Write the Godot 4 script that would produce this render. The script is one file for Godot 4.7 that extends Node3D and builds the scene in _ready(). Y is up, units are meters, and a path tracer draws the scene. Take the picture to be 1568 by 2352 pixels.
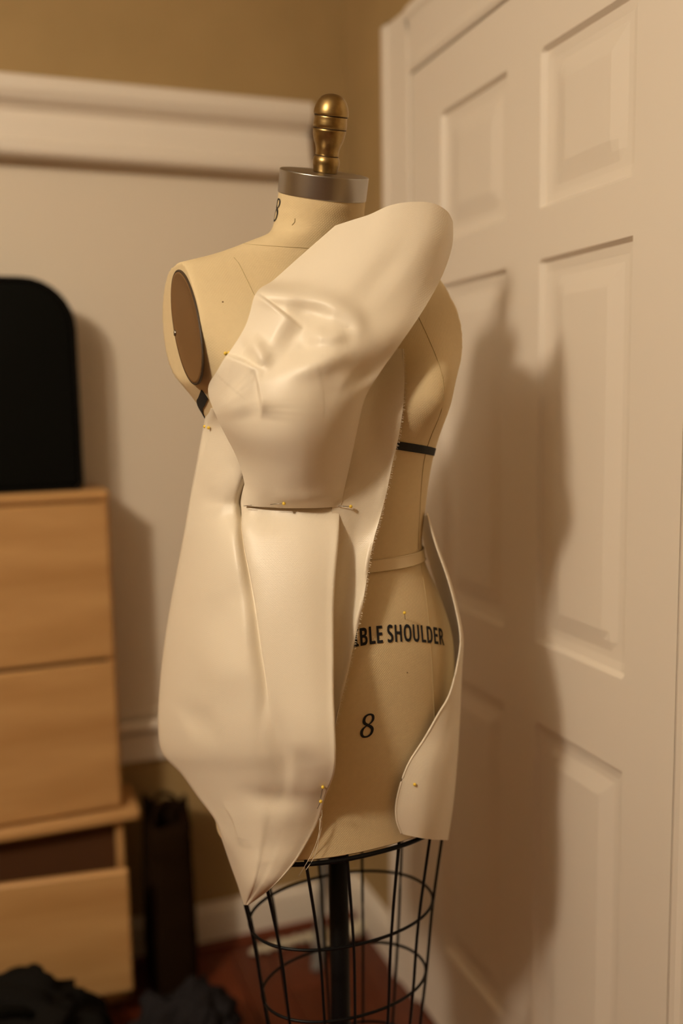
extends Node3D
# A half-dressed sewing form in the corner of a lamplit room.

const FORM_TURN := 0.0698
var form_at := Vector3(-0.4119, 0, 0.9982)
var rng := RandomNumberGenerator.new()
var used := {}
var M := {}

# ---------- naming and tagging ----------
func numbered(called: String) -> String:
	if not used.has(called):
		used[called] = 0
		return called
	used[called] += 1
	return "%s_%03d" % [called, used[called]]

func base(called: String, label: String, category: String, at := Vector3.ZERO, turn := 0.0, group := "") -> Node3D:
	var o := Node3D.new()
	o.name = numbered(called)
	add_child(o)
	o.position = at
	o.rotation.y = turn
	o.set_meta("label", label)
	o.set_meta("category", category)
	if group != "":
		o.set_meta("group", group)
	return o

func structure(called: String, label: String, category: String, at := Vector3.ZERO) -> Node3D:
	var o := base(called, label, category, at)
	o.set_meta("kind", "structure")
	return o

func part(called: String, mesh: Mesh, mat: Material, parent: Node3D, at := Vector3.ZERO, rot := Vector3.ZERO) -> MeshInstance3D:
	var o := MeshInstance3D.new()
	o.name = called
	o.mesh = mesh
	o.material_override = mat
	o.position = at
	o.rotation = rot
	o.cast_shadow = GeometryInstance3D.SHADOW_CASTING_SETTING_ON
	parent.add_child(o, true)
	return o

# ---------- shapes ----------
func lin(r: float, g: float, b: float) -> Color:
	return Color(r, g, b).linear_to_srgb()

func mat(c: Color, rough := 0.8, metal := 0.0) -> StandardMaterial3D:
	var m := StandardMaterial3D.new()
	m.albedo_color = c
	m.roughness = rough
	m.metallic = metal
	m.cull_mode = BaseMaterial3D.CULL_DISABLED
	return m

func quad(st: SurfaceTool, a: Vector3, b: Vector3, c: Vector3, d: Vector3) -> void:
	# a b c d clockwise as seen from the front
	for v in [a, b, c, a, c, d]:
		st.add_vertex(v)

# a box with chamfered edges, centred
func box(size: Vector3, bevel := 0.004) -> ArrayMesh:
	var st := SurfaceTool.new()
	st.begin(Mesh.PRIMITIVE_TRIANGLES)
	st.set_smooth_group(-1)
	var h := size * 0.5
	var b := minf(bevel, minf(h.x, minf(h.y, h.z)) * 0.9)
	var i := h - Vector3(b, b, b)
	for ax in 3:
		for s in [-1.0, 1.0]:
			var u := (ax + 1) % 3
			var w := (ax + 2) % 3
			var p := []
			for k in [[-1, -1], [-1, 1], [1, 1], [1, -1]]:
				var v := Vector3.ZERO
				v[ax] = h[ax] * s
				v[u] = i[u] * k[0]
				v[w] = i[w] * k[1]
				p.append(v)
			if s > 0: quad(st, p[0], p[1], p[2], p[3])
			else: quad(st, p[3], p[2], p[1], p[0])
	# edges
	for ax in 3:
		var u := (ax + 1) % 3
		var w := (ax + 2) % 3
		for su in [-1.0, 1.0]:
			for sw in [-1.0, 1.0]:
				var p := []
				for k in [[-1.0, 0], [1.0, 0], [1.0, 1], [-1.0, 1]]:
					var v := Vector3.ZERO
					v[ax] = i[ax] * k[0]
					v[u] = (h[u] if k[1] == 0 else i[u]) * su
					v[w] = (i[w] if k[1] == 0 else h[w]) * sw
					p.append(v)
				if su * sw > 0: quad(st, p[3], p[2], p[1], p[0])
				else: quad(st, p[0], p[1], p[2], p[3])
	for sx in [-1.0, 1.0]:
		for sy in [-1.0, 1.0]:
			for sz in [-1.0, 1.0]:
				var a := Vector3(h.x * sx, i.y * sy, i.z * sz)
				var c := Vector3(i.x * sx, h.y * sy, i.z * sz)
				var d := Vector3(i.x * sx, i.y * sy, h.z * sz)
				var t := [a, d, c] if sx * sy * sz > 0 else [a, c, d]
				for v in t: st.add_vertex(v)
	st.generate_normals()
	return st.commit()

# points[row][col] -> smooth surface; closed joins last column to first
func surface(rows: Array, closed := false, flip := false, st: SurfaceTool = null) -> ArrayMesh:
	var own := st == null
	if own:
		st = SurfaceTool.new()
		st.begin(Mesh.PRIMITIVE_TRIANGLES)
	st.set_smooth_group(0)
	var n: int = rows[0].size()
	var last := n if closed else n - 1
	for r in rows.size() - 1:
		for k in last:
			var k2 := (k + 1) % n
			var q := [rows[r][k], rows[r][k2], rows[r + 1][k2], rows[r + 1][k]]
			var uv := [Vector2(float(k) / n, float(r) / rows.size()), Vector2(float(k + 1) / n, float(r) / rows.size()), Vector2(float(k + 1) / n, float(r + 1) / rows.size()), Vector2(float(k) / n, float(r + 1) / rows.size())]
			var order := [0, 1, 2, 0, 2, 3] if not flip else [0, 2, 1, 0, 3, 2]
			for o in order:
				st.set_uv(uv[o])
				st.add_vertex(q[o])
	if not own:
		return null
	st.index()
	st.generate_normals()
	return st.commit()

# profile points (radius, height) spun round y
func lathe(profile: Array, seg := 48) -> ArrayMesh:
	var rows := []
	for p in profile:
		var ring := PackedVector3Array()
		for k in seg:
			var a := TAU * k / seg
			ring.append(Vector3(cos(a) * p.x, p.y, sin(a) * p.x))
		rows.append(ring)
	return surface(rows, true, false)

func smooth_path(pts: Array, steps := 6, closed := false) -> PackedVector3Array:
	var out := PackedVector3Array()
	var n := pts.size()
	var segs := n if closed else n - 1
	for k in segs:
		var a: Vector3 = pts[(k - 1 + n) % n] if closed else pts[maxi(k - 1, 0)]
		var b: Vector3 = pts[k]
		var c: Vector3 = pts[(k + 1) % n]
		var d: Vector3 = pts[(k + 2) % n] if closed else pts[mini(k + 2, n - 1)]
		for s in steps:
			out.append(b.cubic_interpolate(c, a, d, float(s) / steps))
	if not closed:
		out.append(pts[n - 1])
	return out

func tube_rows(path: PackedVector3Array, radius: float, seg := 10, closed := false, taper := 1.0) -> Array:
	var rows := []
	var n := path.size()
	var up := Vector3(0.13, 0.97, 0.21).normalized()
	for k in n:
		var t: Vector3
		if closed:
			t = (path[(k + 1) % n] - path[(k - 1 + n) % n]).normalized()
		else:
			t = (path[mini(k + 1, n - 1)] - path[maxi(k - 1, 0)]).normalized()
		var ref := up if absf(t.dot(up)) < 0.95 else Vector3(1, 0.1, 0).normalized()
		var x := t.cross(ref).normalized()
		var y := x.cross(t).normalized()
		var rad := radius * lerpf(1.0, taper, float(k) / maxf(1, n - 1))
		var ring := PackedVector3Array()
		for s in seg:
			var a := TAU * s / seg
			ring.append(path[k] + (x * cos(a) + y * sin(a)) * rad)
		rows.append(ring)
	if closed:
		rows.append(rows[0])
	return rows

func tube(path: PackedVector3Array, radius: float, seg := 10, closed := false, taper := 1.0) -> ArrayMesh:
	var rows := tube_rows(path, radius, seg, closed, taper)
	if not closed:
		var a := PackedVector3Array()
		var b := PackedVector3Array()
		for s in seg:
			a.append(path[0])
			b.append(path[path.size() - 1])
		rows.push_front(a)
		rows.append(b)
	return surface(rows, true, true)

func crom(p0: Vector3, p1: Vector3, p2: Vector3, p3: Vector3, t: float) -> Vector3:
	return p1.cubic_interpolate(p2, p0, p3, t)

# a coarse net of points made fine by a Catmull-Rom patch
func refine(net: Array, ru: int, rv: int) -> Array:
	var mid := []
	for row in net:
		mid.append(smooth_path(row, ru))
	var cols: int = mid[0].size()
	var out := []
	var nr := mid.size()
	for r in nr - 1:
		for s in rv:
			var line := PackedVector3Array()
			for k in cols:
				line.append(crom(mid[maxi(r - 1, 0)][k], mid[r][k], mid[r + 1][k], mid[mini(r + 2, nr - 1)][k], float(s) / rv))
			out.append(line)
	out.append(PackedVector3Array(mid[nr - 1]))
	return out

func grid_normal(rows: Array, r: int, k: int) -> Vector3:
	var nr := rows.size()
	var nc: int = rows[0].size()
	var du: Vector3 = rows[r][mini(k + 1, nc - 1)] - rows[r][maxi(k - 1, 0)]
	var dv: Vector3 = rows[mini(r + 1, nr - 1)][k] - rows[maxi(r - 1, 0)][k]
	return dv.cross(du).normalized()

# cloth: a fine grid given real thickness, with its edges closed
func cloth(rows: Array, thick := 0.0014) -> ArrayMesh:
	var nr := rows.size()
	var nc: int = rows[0].size()
	var front := []
	var back := []
	for r in nr:
		var f := PackedVector3Array()
		var b := PackedVector3Array()
		for k in nc:
			var n := grid_normal(rows, r, k)
			f.append(rows[r][k] + n * thick * 0.5)
			b.append(rows[r][k] - n * thick * 0.5)
		front.append(f)
		back.append(b)
	var st := SurfaceTool.new()
	st.begin(Mesh.PRIMITIVE_TRIANGLES)
	surface(front, false, false, st)
	surface(back, false, true, st)
	var rim := PackedVector3Array()
	var rim2 := PackedVector3Array()
	for k in nc:
		rim.append(front[0][k]); rim2.append(back[0][k])
	for r in range(1, nr):
		rim.append(front[r][nc - 1]); rim2.append(back[r][nc - 1])
	for k in range(nc - 2, -1, -1):
		rim.append(front[nr - 1][k]); rim2.append(back[nr - 1][k])
	for r in range(nr - 2, -1, -1):
		rim.append(front[r][0]); rim2.append(back[r][0])
	st.set_smooth_group(1)
	for k in rim.size() - 1:
		quad(st, rim[k], rim2[k], rim2[k + 1], rim[k + 1])
	st.index()
	st.generate_normals()
	return st.commit()

# ---------- the body of the form ----------
# height, centre x, centre z, half width, front depth, back depth, squareness
var levels := [
	[0.765, 0, -0.005, 0.165, 0.114, 0.126, 2.3],
	[0.83, 0, -0.008, 0.171, 0.119, 0.135, 2.3],
	[0.9, 0, -0.01, 0.175, 0.123, 0.14, 2.25],
	[1, 0.002, -0.01, 0.172, 0.124, 0.128, 2.2],
	[1.06, 0.002, -0.008, 0.153, 0.117, 0.108, 2.2],
	[1.13, 0, -0.004, 0.125, 0.101, 0.088, 2.2],
	[1.2, 0, -0.004, 0.13, 0.105, 0.092, 2.2],
	[1.27, 0, -0.008, 0.142, 0.113, 0.104, 2.3],
	[1.33, -0.004, -0.014, 0.162, 0.119, 0.118, 2.4],
	[1.39, -0.01, -0.022, 0.196, 0.115, 0.124, 3],
	[1.44, -0.011, -0.03, 0.216, 0.102, 0.116, 3.3],
	[1.475, -0.011, -0.037, 0.216, 0.08, 0.098, 3.2],
	[1.502, -0.01, -0.039, 0.195, 0.062, 0.08, 2.6],
	[1.522, -0.005, -0.036, 0.134, 0.054, 0.066, 2.2],
	[1.54, -0.002, -0.03, 0.09, 0.051, 0.06, 2.1],
	[1.552, 0, -0.026, 0.066, 0.052, 0.058, 2],
	[1.575, 0, -0.02, 0.058, 0.053, 0.055, 2],
	[1.6, 0, -0.012, 0.056, 0.053, 0.054, 2],
]
const PLATE_X := -0.187
const FAR_X := 0.166

func level(y: float) -> Array:
	var n := levels.size()
	y = clampf(y, levels[0][0], levels[n - 1][0])
	var k := 0
	while k < n - 2 and y >= levels[k + 1][0]:
		k += 1
	var h: float = levels[k + 1][0] - levels[k][0]
	var t: float = (y - levels[k][0]) / h
	var t2 := t * t
	var t3 := t2 * t
	var k0 := maxi(k - 1, 0)
	var k3 := mini(k + 2, n - 1)
	var out := [y]
	for i in range(1, 7):
		var m0: float = (levels[k + 1][i] - levels[k0][i]) / (levels[k + 1][0] - levels[k0][0]) * h
		var m1: float = (levels[k3][i] - levels[k][i]) / (levels[k3][0] - levels[k][0]) * h
		out.append((2 * t3 - 3 * t2 + 1) * levels[k][i] + (t3 - 2 * t2 + t) * m0 + (3 * t2 - 2 * t3) * levels[k + 1][i] + (t3 - t2) * m1)
	return out

func power(v: float, e: float) -> float:
	return signf(v) * pow(absf(v), e)

func bust(x: float, y: float) -> float:
	var z := 0.0
	for sg in [-1.0, 1.0]:
		var dx: float = (x - sg * 0.092) / 0.058
		var dy := (y - 1.338) / (0.08 if y > 1.338 else 0.0512)
		z += 0.052 * exp(-dx * dx - dy * dy)
	return z

func body(y: float, ang: float, out := 0.0) -> Vector3:
	var l := level(y)
	var s := sin(ang)
	var c := cos(ang)
	var e: float = 2.0 / l[6]
	var x: float = l[1] + (l[3] + out) * power(s, e)
	var z: float = l[2] + ((l[4] if c >= 0 else l[5]) + out) * power(c, e)
	if c > 0:
		z += bust(x, y) * sqrt(c)
	return Vector3(clampf(x, PLATE_X, FAR_X), y, z)

# the front of the body straight ahead of x
func front(x: float, y: float, out := 0.0) -> Vector3:
	var l := level(y)
	var q: float = clampf(1.0 - pow(absf((x - l[1]) / l[3]), l[6]), 0.0, 1.0)
	var dep: float = pow(q, 1.0 / l[6])
	return Vector3(x, y, l[2] + (l[4] + out) * dep + bust(x, y) * pow(dep, l[6] / 4.0) + out * 0.3)

func form_base(called: String, label: String, category: String, group := "") -> Node3D:
	return base(called, label, category, form_at, FORM_TURN, group)

func _ready() -> void:
	rng.seed = 11
	# --- camera ---
	var cam := Camera3D.new()
	cam.name = "camera"
	cam.fov = 55.88
	cam.position = Vector3(-0.8326, 1.3400, 2.1646)
	cam.rotation_degrees = Vector3(-6.98, -20.43, -0.96)
	cam.near = 0.05
	cam.far = 30.0
	var lens := CameraAttributesPhysical.new()
	lens.frustum_focal_length = 22.0
	lens.frustum_focus_distance = 1.15
	lens.exposure_aperture = 0.85
	cam.attributes = lens
	add_child(cam)
	cam.current = true
	# --- sky and exposure ---
	var we := WorldEnvironment.new()
	we.name = "environment"
	var env := Environment.new()
	env.background_mode = Environment.BG_COLOR
	env.background_color = Color(0.02, 0.018, 0.015)
	env.tonemap_mode = Environment.TONE_MAPPER_LINEAR
	env.tonemap_exposure = 1.0
	env.sdfgi_enabled = true
	env.ssao_enabled = true
	env.ssil_enabled = true
	we.environment = env
	add_child(we)
	make_materials()
	make_lamp()
	make_room()
	make_window()
	make_door()
	make_dresser()
	make_floor_things()
	make_form()
	make_drape()
	make_pins()

func grain(c1: Color, c2: Color, freq: float, stretch: Vector3, seed_n: int) -> NoiseTexture2D:
	var n := FastNoiseLite.new()
	n.seed = seed_n
	n.frequency = freq
	n.fractal_octaves = 5
	var g := Gradient.new()
	g.set_color(0, c1)
	g.set_color(1, c2)
	var t := NoiseTexture2D.new()
	t.width = 512
	t.height = 512
	t.seamless = true
	t.noise = n
	t.color_ramp = g
	return t

func weave_map(w: int, strength: float) -> ImageTexture:
	# fine diagonal twill as a height picture turned into a normal map
	var im := Image.create(w, w, false, Image.FORMAT_RGBA8)
	var r := RandomNumberGenerator.new()
	r.seed = 5
	for y in w:
		for x in w:
			var v := 0.5 + 0.32 * sin(TAU * (x + y) * 32.0 / w) + 0.18 * sin(TAU * y * 64.0 / w) + r.randf_range(-0.12, 0.12)
			im.set_pixel(x, y, Color(v, v, v))
	im.bump_map_to_normal_map(strength)
	return ImageTexture.create_from_image(im)

func make_materials() -> void:
	var weave := weave_map(256, 1.4)
	var satin := mat(lin(0.82, 0.735, 0.59), 0.4)
	satin.normal_enabled = true
	satin.normal_texture = weave
	satin.normal_scale = 0.42
	satin.uv1_triplanar = true
	satin.uv1_scale = Vector3(14, 14, 14)
	satin.backlight_enabled = true
	satin.backlight = Color(0.12, 0.11, 0.10)
	M.satin = satin
	var linen := mat(Color.WHITE, 0.85)
	linen.albedo_texture = grain(lin(0.68, 0.547, 0.325), lin(0.72, 0.583, 0.35), 0.02, Vector3.ONE, 3)
	linen.normal_enabled = true
	linen.normal_texture = weave
	linen.normal_scale = 0.3
	linen.uv1_triplanar = true
	linen.uv1_scale = Vector3(9, 9, 9)
	M.linen = linen
	M.tape = mat(lin(0.74, 0.61, 0.39), 0.8)
	M.seam = mat(lin(0.48, 0.38, 0.20), 0.9)
	M.plate = mat(lin(0.17, 0.085, 0.024), 0.5)
	M.plate_rim = mat(lin(0.05, 0.03, 0.015), 0.5)
	M.black_tape = mat(lin(0.008, 0.008, 0.008), 0.8)
	M.ink = mat(lin(0.010, 0.010, 0.012), 0.9)
	M.black_metal = mat(lin(0.004, 0.004, 0.0045), 0.38)
	M.black_metal.metallic_specular = 0.3
	var st := mat(lin(0.40, 0.37, 0.33), 0.33, 1.0)
	M.steel = st
	var br := mat(Color.WHITE, 0.36, 1.0)
	br.albedo_texture = grain(lin(0.22, 0.145, 0.055), lin(0.50, 0.345, 0.14), 0.012, Vector3.ONE, 9)
	br.uv1_triplanar = true
	br.uv1_scale = Vector3(8, 8, 8)
	M.brass = br
	M.brass_groove = mat(lin(0.06, 0.03, 0.01), 0.6, 0.5)
	var wall := mat(Color.WHITE, 0.8)
	wall.albedo_texture = grain(lin(0.355, 0.24, 0.100), lin(0.395, 0.268, 0.114), 0.01, Vector3.ONE, 21)
	wall.uv1_triplanar = true
	wall.uv1_world_triplanar = true
	M.wall = wall
	M.ceiling = mat(lin(0.78, 0.74, 0.66), 0.9)
	M.white = mat(lin(0.80, 0.73, 0.63), 0.5)
	M.shade = mat(lin(0.74, 0.66, 0.54), 0.85)
	for k in 4:
		var w := mat(Color.WHITE, 0.38)
		var d := 0.8 + 0.13 * k
		w.albedo_texture = grain(lin(0.085 * d, 0.017 * d, 0.006 * d), lin(0.15 * d, 0.034 * d, 0.012 * d), 0.03, Vector3.ONE, 31 + k)
		w.uv1_scale = Vector3(1.0, 9.0, 1)
		M["plank%d" % k] = w
	var dw := mat(Color.WHITE, 0.42)
	dw.albedo_texture = grain(lin(0.46, 0.25, 0.09), lin(0.62, 0.37, 0.15), 0.008, Vector3.ONE, 51)
	dw.uv1_triplanar = true
	dw.uv1_world_triplanar = true
	dw.uv1_scale = Vector3(0.5, 3.0, 1.0)
	M.dresser = dw
	M.dark_wood = mat(lin(0.09, 0.035, 0.012), 0.5)
	M.knob = mat(lin(0.10, 0.06, 0.03), 0.4, 0.6)
	M.black_shell = mat(lin(0.0045, 0.0045, 0.0035), 0.6)
	M.black_shell.metallic_specular = 0.15
	M.black_cloth = mat(lin(0.010, 0.009, 0.008), 0.9)
	M.black_cloth.metallic_specular = 0.15
	M.brown_cloth = mat(lin(0.018, 0.009, 0.004), 0.95)
	M.brown_cloth.metallic_specular = 0.1
	M.grey_cloth = mat(lin(0.020, 0.018, 0.020), 0.9)
	M.grey_cloth.metallic_specular = 0.15
	M.cord = mat(lin(0.62, 0.56, 0.42), 0.9)
	M.grey_metal = mat(lin(0.20, 0.20, 0.20), 0.35, 0.7)
	M.pin_head = mat(lin(0.85, 0.60, 0.07), 0.25)
	M.pin_steel = mat(lin(0.35, 0.32, 0.28), 0.3, 1.0)
	var glow := mat(lin(0.9, 0.8, 0.65), 0.4)
	glow.emission_enabled = true
	glow.emission = Color(1.0, 0.80, 0.56)
	glow.emission_energy_multiplier = 1.2
	M.glow = glow

func make_lamp() -> void:
	# the room's ceiling light, behind and to the left of the camera
	var at := Vector3(-2.15, 2.5, 2.17)
	var o := base("ceiling_light", "frosted round globe light hanging from the ceiling by a brass rod", "lamp", at)
	part("globe_bulb", lathe(ball(0.10), 40), M.glow, o)
	part("rod", tube(PackedVector3Array([Vector3(0, 0.1, 0), Vector3(0, 2.7 - at.y - 0.02, 0)]), 0.008), M.brass, o)
	part("ceiling_rose", lathe([Vector2(0, 2.67 - at.y), Vector2(0.06, 2.675 - at.y), Vector2(0.065, 2.699 - at.y), Vector2(0, 2.699 - at.y)]), M.brass, o)
	var l := OmniLight3D.new()
	l.name = "globe_glow"
	l.light_color = Color(1.0, 0.85, 0.655).linear_to_srgb()
	l.light_energy = 3.05
	l.omni_range = 14.0
	l.omni_attenuation = 2.0
	l.light_size = 0.1
	l.shadow_enabled = true
	o.add_child(l)

func ball(r: float) -> Array:
	var p := []
	for k in 17:
		var a := -PI / 2 + PI * k / 16
		p.append(Vector2(maxf(cos(a) * r, 0.0), sin(a) * r))
	return p

func slab(called: String, label: String, category: String, lo: Vector3, hi: Vector3, m: Material) -> Node3D:
	var o := MeshInstance3D.new()
	o.name = called
	o.mesh = box(hi - lo, 0.001)
	o.material_override = m
	add_child(o)
	o.position = (lo + hi) * 0.5
	o.set_meta("kind", "structure")
	o.set_meta("label", label)
	o.set_meta("category", category)
	return o

func make_room() -> void:
	var fl := structure("floor", "dark red-brown wooden plank floor under the dress form", "floor")
	part("subfloor", box(Vector3(4.6, 0.1, 5.2), 0.0), M.plank0, fl, Vector3(-2.2, -0.064, 2.5))
	var pl := []
	for k in 4:
		pl.append(plank_mesh(0.0885, 1.2))
	for i in 49:
		var z := -0.0 - fmod(i * 0.47, 1.2)
		while z < 4.95:
			var a := maxf(z, 0.0)
			var b := minf(z + 1.2, 4.95)
			if b - a > 0.03:
				var p := part("plank", pl[0] if b - a > 1.19 else plank_mesh(0.0885, b - a - 0.0015), M["plank%d" % rng.randi_range(0, 3)], fl, Vector3(-0.045 - i * 0.09, -0.007 + rng.randf_range(0, 0.0006), (a + b) * 0.5))
				p.set_meta("kind", "structure")
			z += 1.2
	slab("wall_back", "plain ochre tan wall behind the form, with the shaded window in it", "wall", Vector3(-4.4, 0, -0.12), Vector3(0.12, 2.7, 0), M.wall)
	slab("wall_right", "ochre tan wall to the right, mostly taken up by the white panelled door", "wall", Vector3(0, 0, 0), Vector3(0.12, 2.7, 5.0), M.wall)
	slab("wall_left", "ochre tan wall out of view to the left", "wall", Vector3(-4.52, 0, -0.12), Vector3(-4.4, 2.7, 5.0), M.wall)
	slab("wall_front", "ochre tan wall out of view behind the camera", "wall", Vector3(-4.52, 0, 5.0), Vector3(0.12, 2.7, 5.12), M.wall)
	slab("ceiling", "plain off-white ceiling above the form", "ceiling", Vector3(-4.52, 2.7, -0.12), Vector3(0.12, 2.82, 5.12), M.ceiling)
	# skirting: a board with a rounded moulding on top
	var bb := structure("baseboard_back", "white moulded skirting board along the wall behind the wire cage", "baseboard")
	part("board", profile_bar(skirting(), Vector3(-4.4, 0, 0), Vector3(-0.0, 0, 0), Vector3(0, 0, 1)), M.white, bb)
	part("shoe_moulding", profile_bar([Vector2(0, 0), Vector2(0.030, 0), Vector2(0.029, 0.007), Vector2(0.026, 0.013), Vector2(0.0165, 0.016)], Vector3(-4.4, 0, 0), Vector3(-0.018, 0, 0), Vector3(0, 0, 1)), M.plank3, bb)
	var br := structure("baseboard_right", "white moulded skirting board between the corner and the door casing", "baseboard")
	part("board", profile_bar(skirting(), Vector3(0, 0, 0.016), Vector3(0, 0, 0.262), Vector3(-1, 0, 0)), M.white, br)

func plank_mesh(w: float, l: float) -> ArrayMesh:
	var st := SurfaceTool.new()
	st.begin(Mesh.PRIMITIVE_TRIANGLES)
	st.set_smooth_group(-1)
	var b := 0.0012
	var hw := w / 2
	var hl := l / 2
	var t := 0.006
	var top := [Vector3(-hw + b, t, -hl + b), Vector3(hw - b, t, -hl + b), Vector3(hw - b, t, hl - b), Vector3(-hw + b, t, hl - b)]
	var low := [Vector3(-hw, -t, -hl), Vector3(hw, -t, -hl), Vector3(hw, -t, hl), Vector3(-hw, -t, hl)]
	var rim := [Vector3(-hw, t - b, -hl), Vector3(hw, t - b, -hl), Vector3(hw, t - b, hl), Vector3(-hw, t - b, hl)]
	var all := [top[0], top[1], top[2], top[0], top[2], top[3]]
	for k in 4:
		var j := (k + 1) % 4
		all.append_array([top[k], rim[k], rim[j], top[k], rim[j], top[j]])
		all.append_array([rim[k], low[k], low[j], rim[k], low[j], rim[j]])
	for v in all:
		st.set_uv(Vector2(v.z * 0.7, v.x * 0.7))
		st.add_vertex(v)
	st.generate_normals()
	return st.commit()

func skirting() -> Array:
	return [Vector2(0, 0), Vector2(0.016, 0), Vector2(0.016, 0.066), Vector2(0.0145, 0.070), Vector2(0.0145, 0.076), Vector2(0.017, 0.080), Vector2(0.016, 0.088), Vector2(0.011, 0.094), Vector2(0.007, 0.100), Vector2(0.006, 0.107), Vector2(0, 0.109)]

# a bar with the given profile (out from wall, up) between two points
func profile_bar(prof: Array, a: Vector3, b: Vector3, outward: Vector3, up := Vector3.UP) -> ArrayMesh:
	var st := SurfaceTool.new()
	st.begin(Mesh.PRIMITIVE_TRIANGLES)
	st.set_smooth_group(-1)
	var n := prof.size()
	var pa := []
	var pb := []
	for p in prof:
		pa.append(a + outward * p.x + up * p.y)
		pb.append(b + outward * p.x + up * p.y)
	var right := (b - a).normalized().cross(outward).dot(up) > 0
	for k in n - 1:
		if right: quad(st, pa[k], pb[k], pb[k + 1], pa[k + 1])
		else: quad(st, pb[k], pa[k], pa[k + 1], pb[k + 1])
	for k in range(1, n - 1):
		if right:
			for v in [pa[0], pa[k], pa[k + 1], pb[0], pb[k + 1], pb[k]]: st.add_vertex(v)
		else:
			for v in [pa[0], pa[k + 1], pa[k], pb[0], pb[k], pb[k + 1]]: st.add_vertex(v)
	st.generate_normals()
	return st.commit()

func make_window() -> void:
	var w := structure("window_1", "white window covered by a drawn roller shade, broad white casing over it", "window")
	var top := 2.003
	var right := -0.105
	var left := -1.55
	var sill := 0.60
	# head casing: bead, flat and inner bead stepping out from the wall
	var head := [Vector2(0, -0.155), Vector2(0.055, -0.155), Vector2(0.060, -0.148), Vector2(0.060, -0.132), Vector2(0.050, -0.122), Vector2(0.044, -0.085), Vector2(0.040, -0.066), Vector2(0.048, -0.056), Vector2(0.064, -0.046), Vector2(0.072, -0.030), Vector2(0.072, -0.006), Vector2(0.066, 0.0), Vector2(0, 0)]
	part("head_casing", profile_bar(head, Vector3(left, top, 0), Vector3(right, top, 0), Vector3(0, 0, 1)), M.white, w)
	var leg := []
	for p in head:
		leg.append(Vector2(p.x * 0.45, p.y * 0.36))
	part("side_casing", profile_bar(leg, Vector3(right, sill, 0), Vector3(right, top - 0.155, 0), Vector3(0, 0, 1), Vector3(1, 0, 0)), M.white, w)
	part("side_casing", profile_bar(leg, Vector3(left, top - 0.155, 0), Vector3(left, sill, 0), Vector3(0, 0, 1), Vector3(-1, 0, 0)), M.white, w)
	part("sill", box(Vector3(right - left + 0.06, 0.024, 0.036), 0.006), M.white, w, Vector3((left + right) / 2, sill - 0.012, 0.018))
	part("apron", box(Vector3(right - left, 0.07, 0.016), 0.004), M.white, w, Vector3((left + right) / 2, sill - 0.067, 0.008))
	part("roller_shade", box(Vector3(right - left - 0.112, top - 0.155 - sill, 0.003), 0.001), M.shade, w, Vector3((left + right) / 2, (top - 0.155 + sill) / 2, 0.004))
	part("hem_bar", box(Vector3(right - left - 0.116, 0.022, 0.009), 0.003), M.shade, w, Vector3((left + right) / 2, sill + 0.014, 0.008))

func make_door() -> void:
	var d := structure("door_1", "white six-panel door in a white casing on the right-hand wall", "door")
	var z0 := 0.395
	var z1 := 1.205
	var top := 1.972
	# casing of three boards
	var prof := [Vector2(0, -0.125), Vector2(0.014, -0.125), Vector2(0.018, -0.118), Vector2(0.018, -0.108), Vector2(0.015, -0.100), Vector2(0.017, -0.05), Vector2(0.019, -0.03), Vector2(0.024, -0.022), Vector2(0.024, -0.004), Vector2(0.020, 0.0), Vector2(0, 0)]
	part("casing", profile_bar(prof, Vector3(0, 0, z0 - 0.125), Vector3(0, top + 0.125, z0 - 0.125), Vector3(-1, 0, 0), Vector3(0, 0, -1)), M.white, d).position.z = 0.0
	part("casing", profile_bar(prof, Vector3(0, top + 0.125, z1 + 0.125), Vector3(0, 0, z1 + 0.125), Vector3(-1, 0, 0), Vector3(0, 0, 1)), M.white, d)
	part("casing", profile_bar(prof, Vector3(0, top + 0.125, z1), Vector3(0, top + 0.125, z0), Vector3(-1, 0, 0)), M.white, d)
	# leaf: stiles and rails proud of the panels
	var leaf := part("door_leaf", leaf_mesh(z0 + 0.004, z1 - 0.004, top - 0.004), M.white, d)
	leaf.position.x = 0.0

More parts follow.
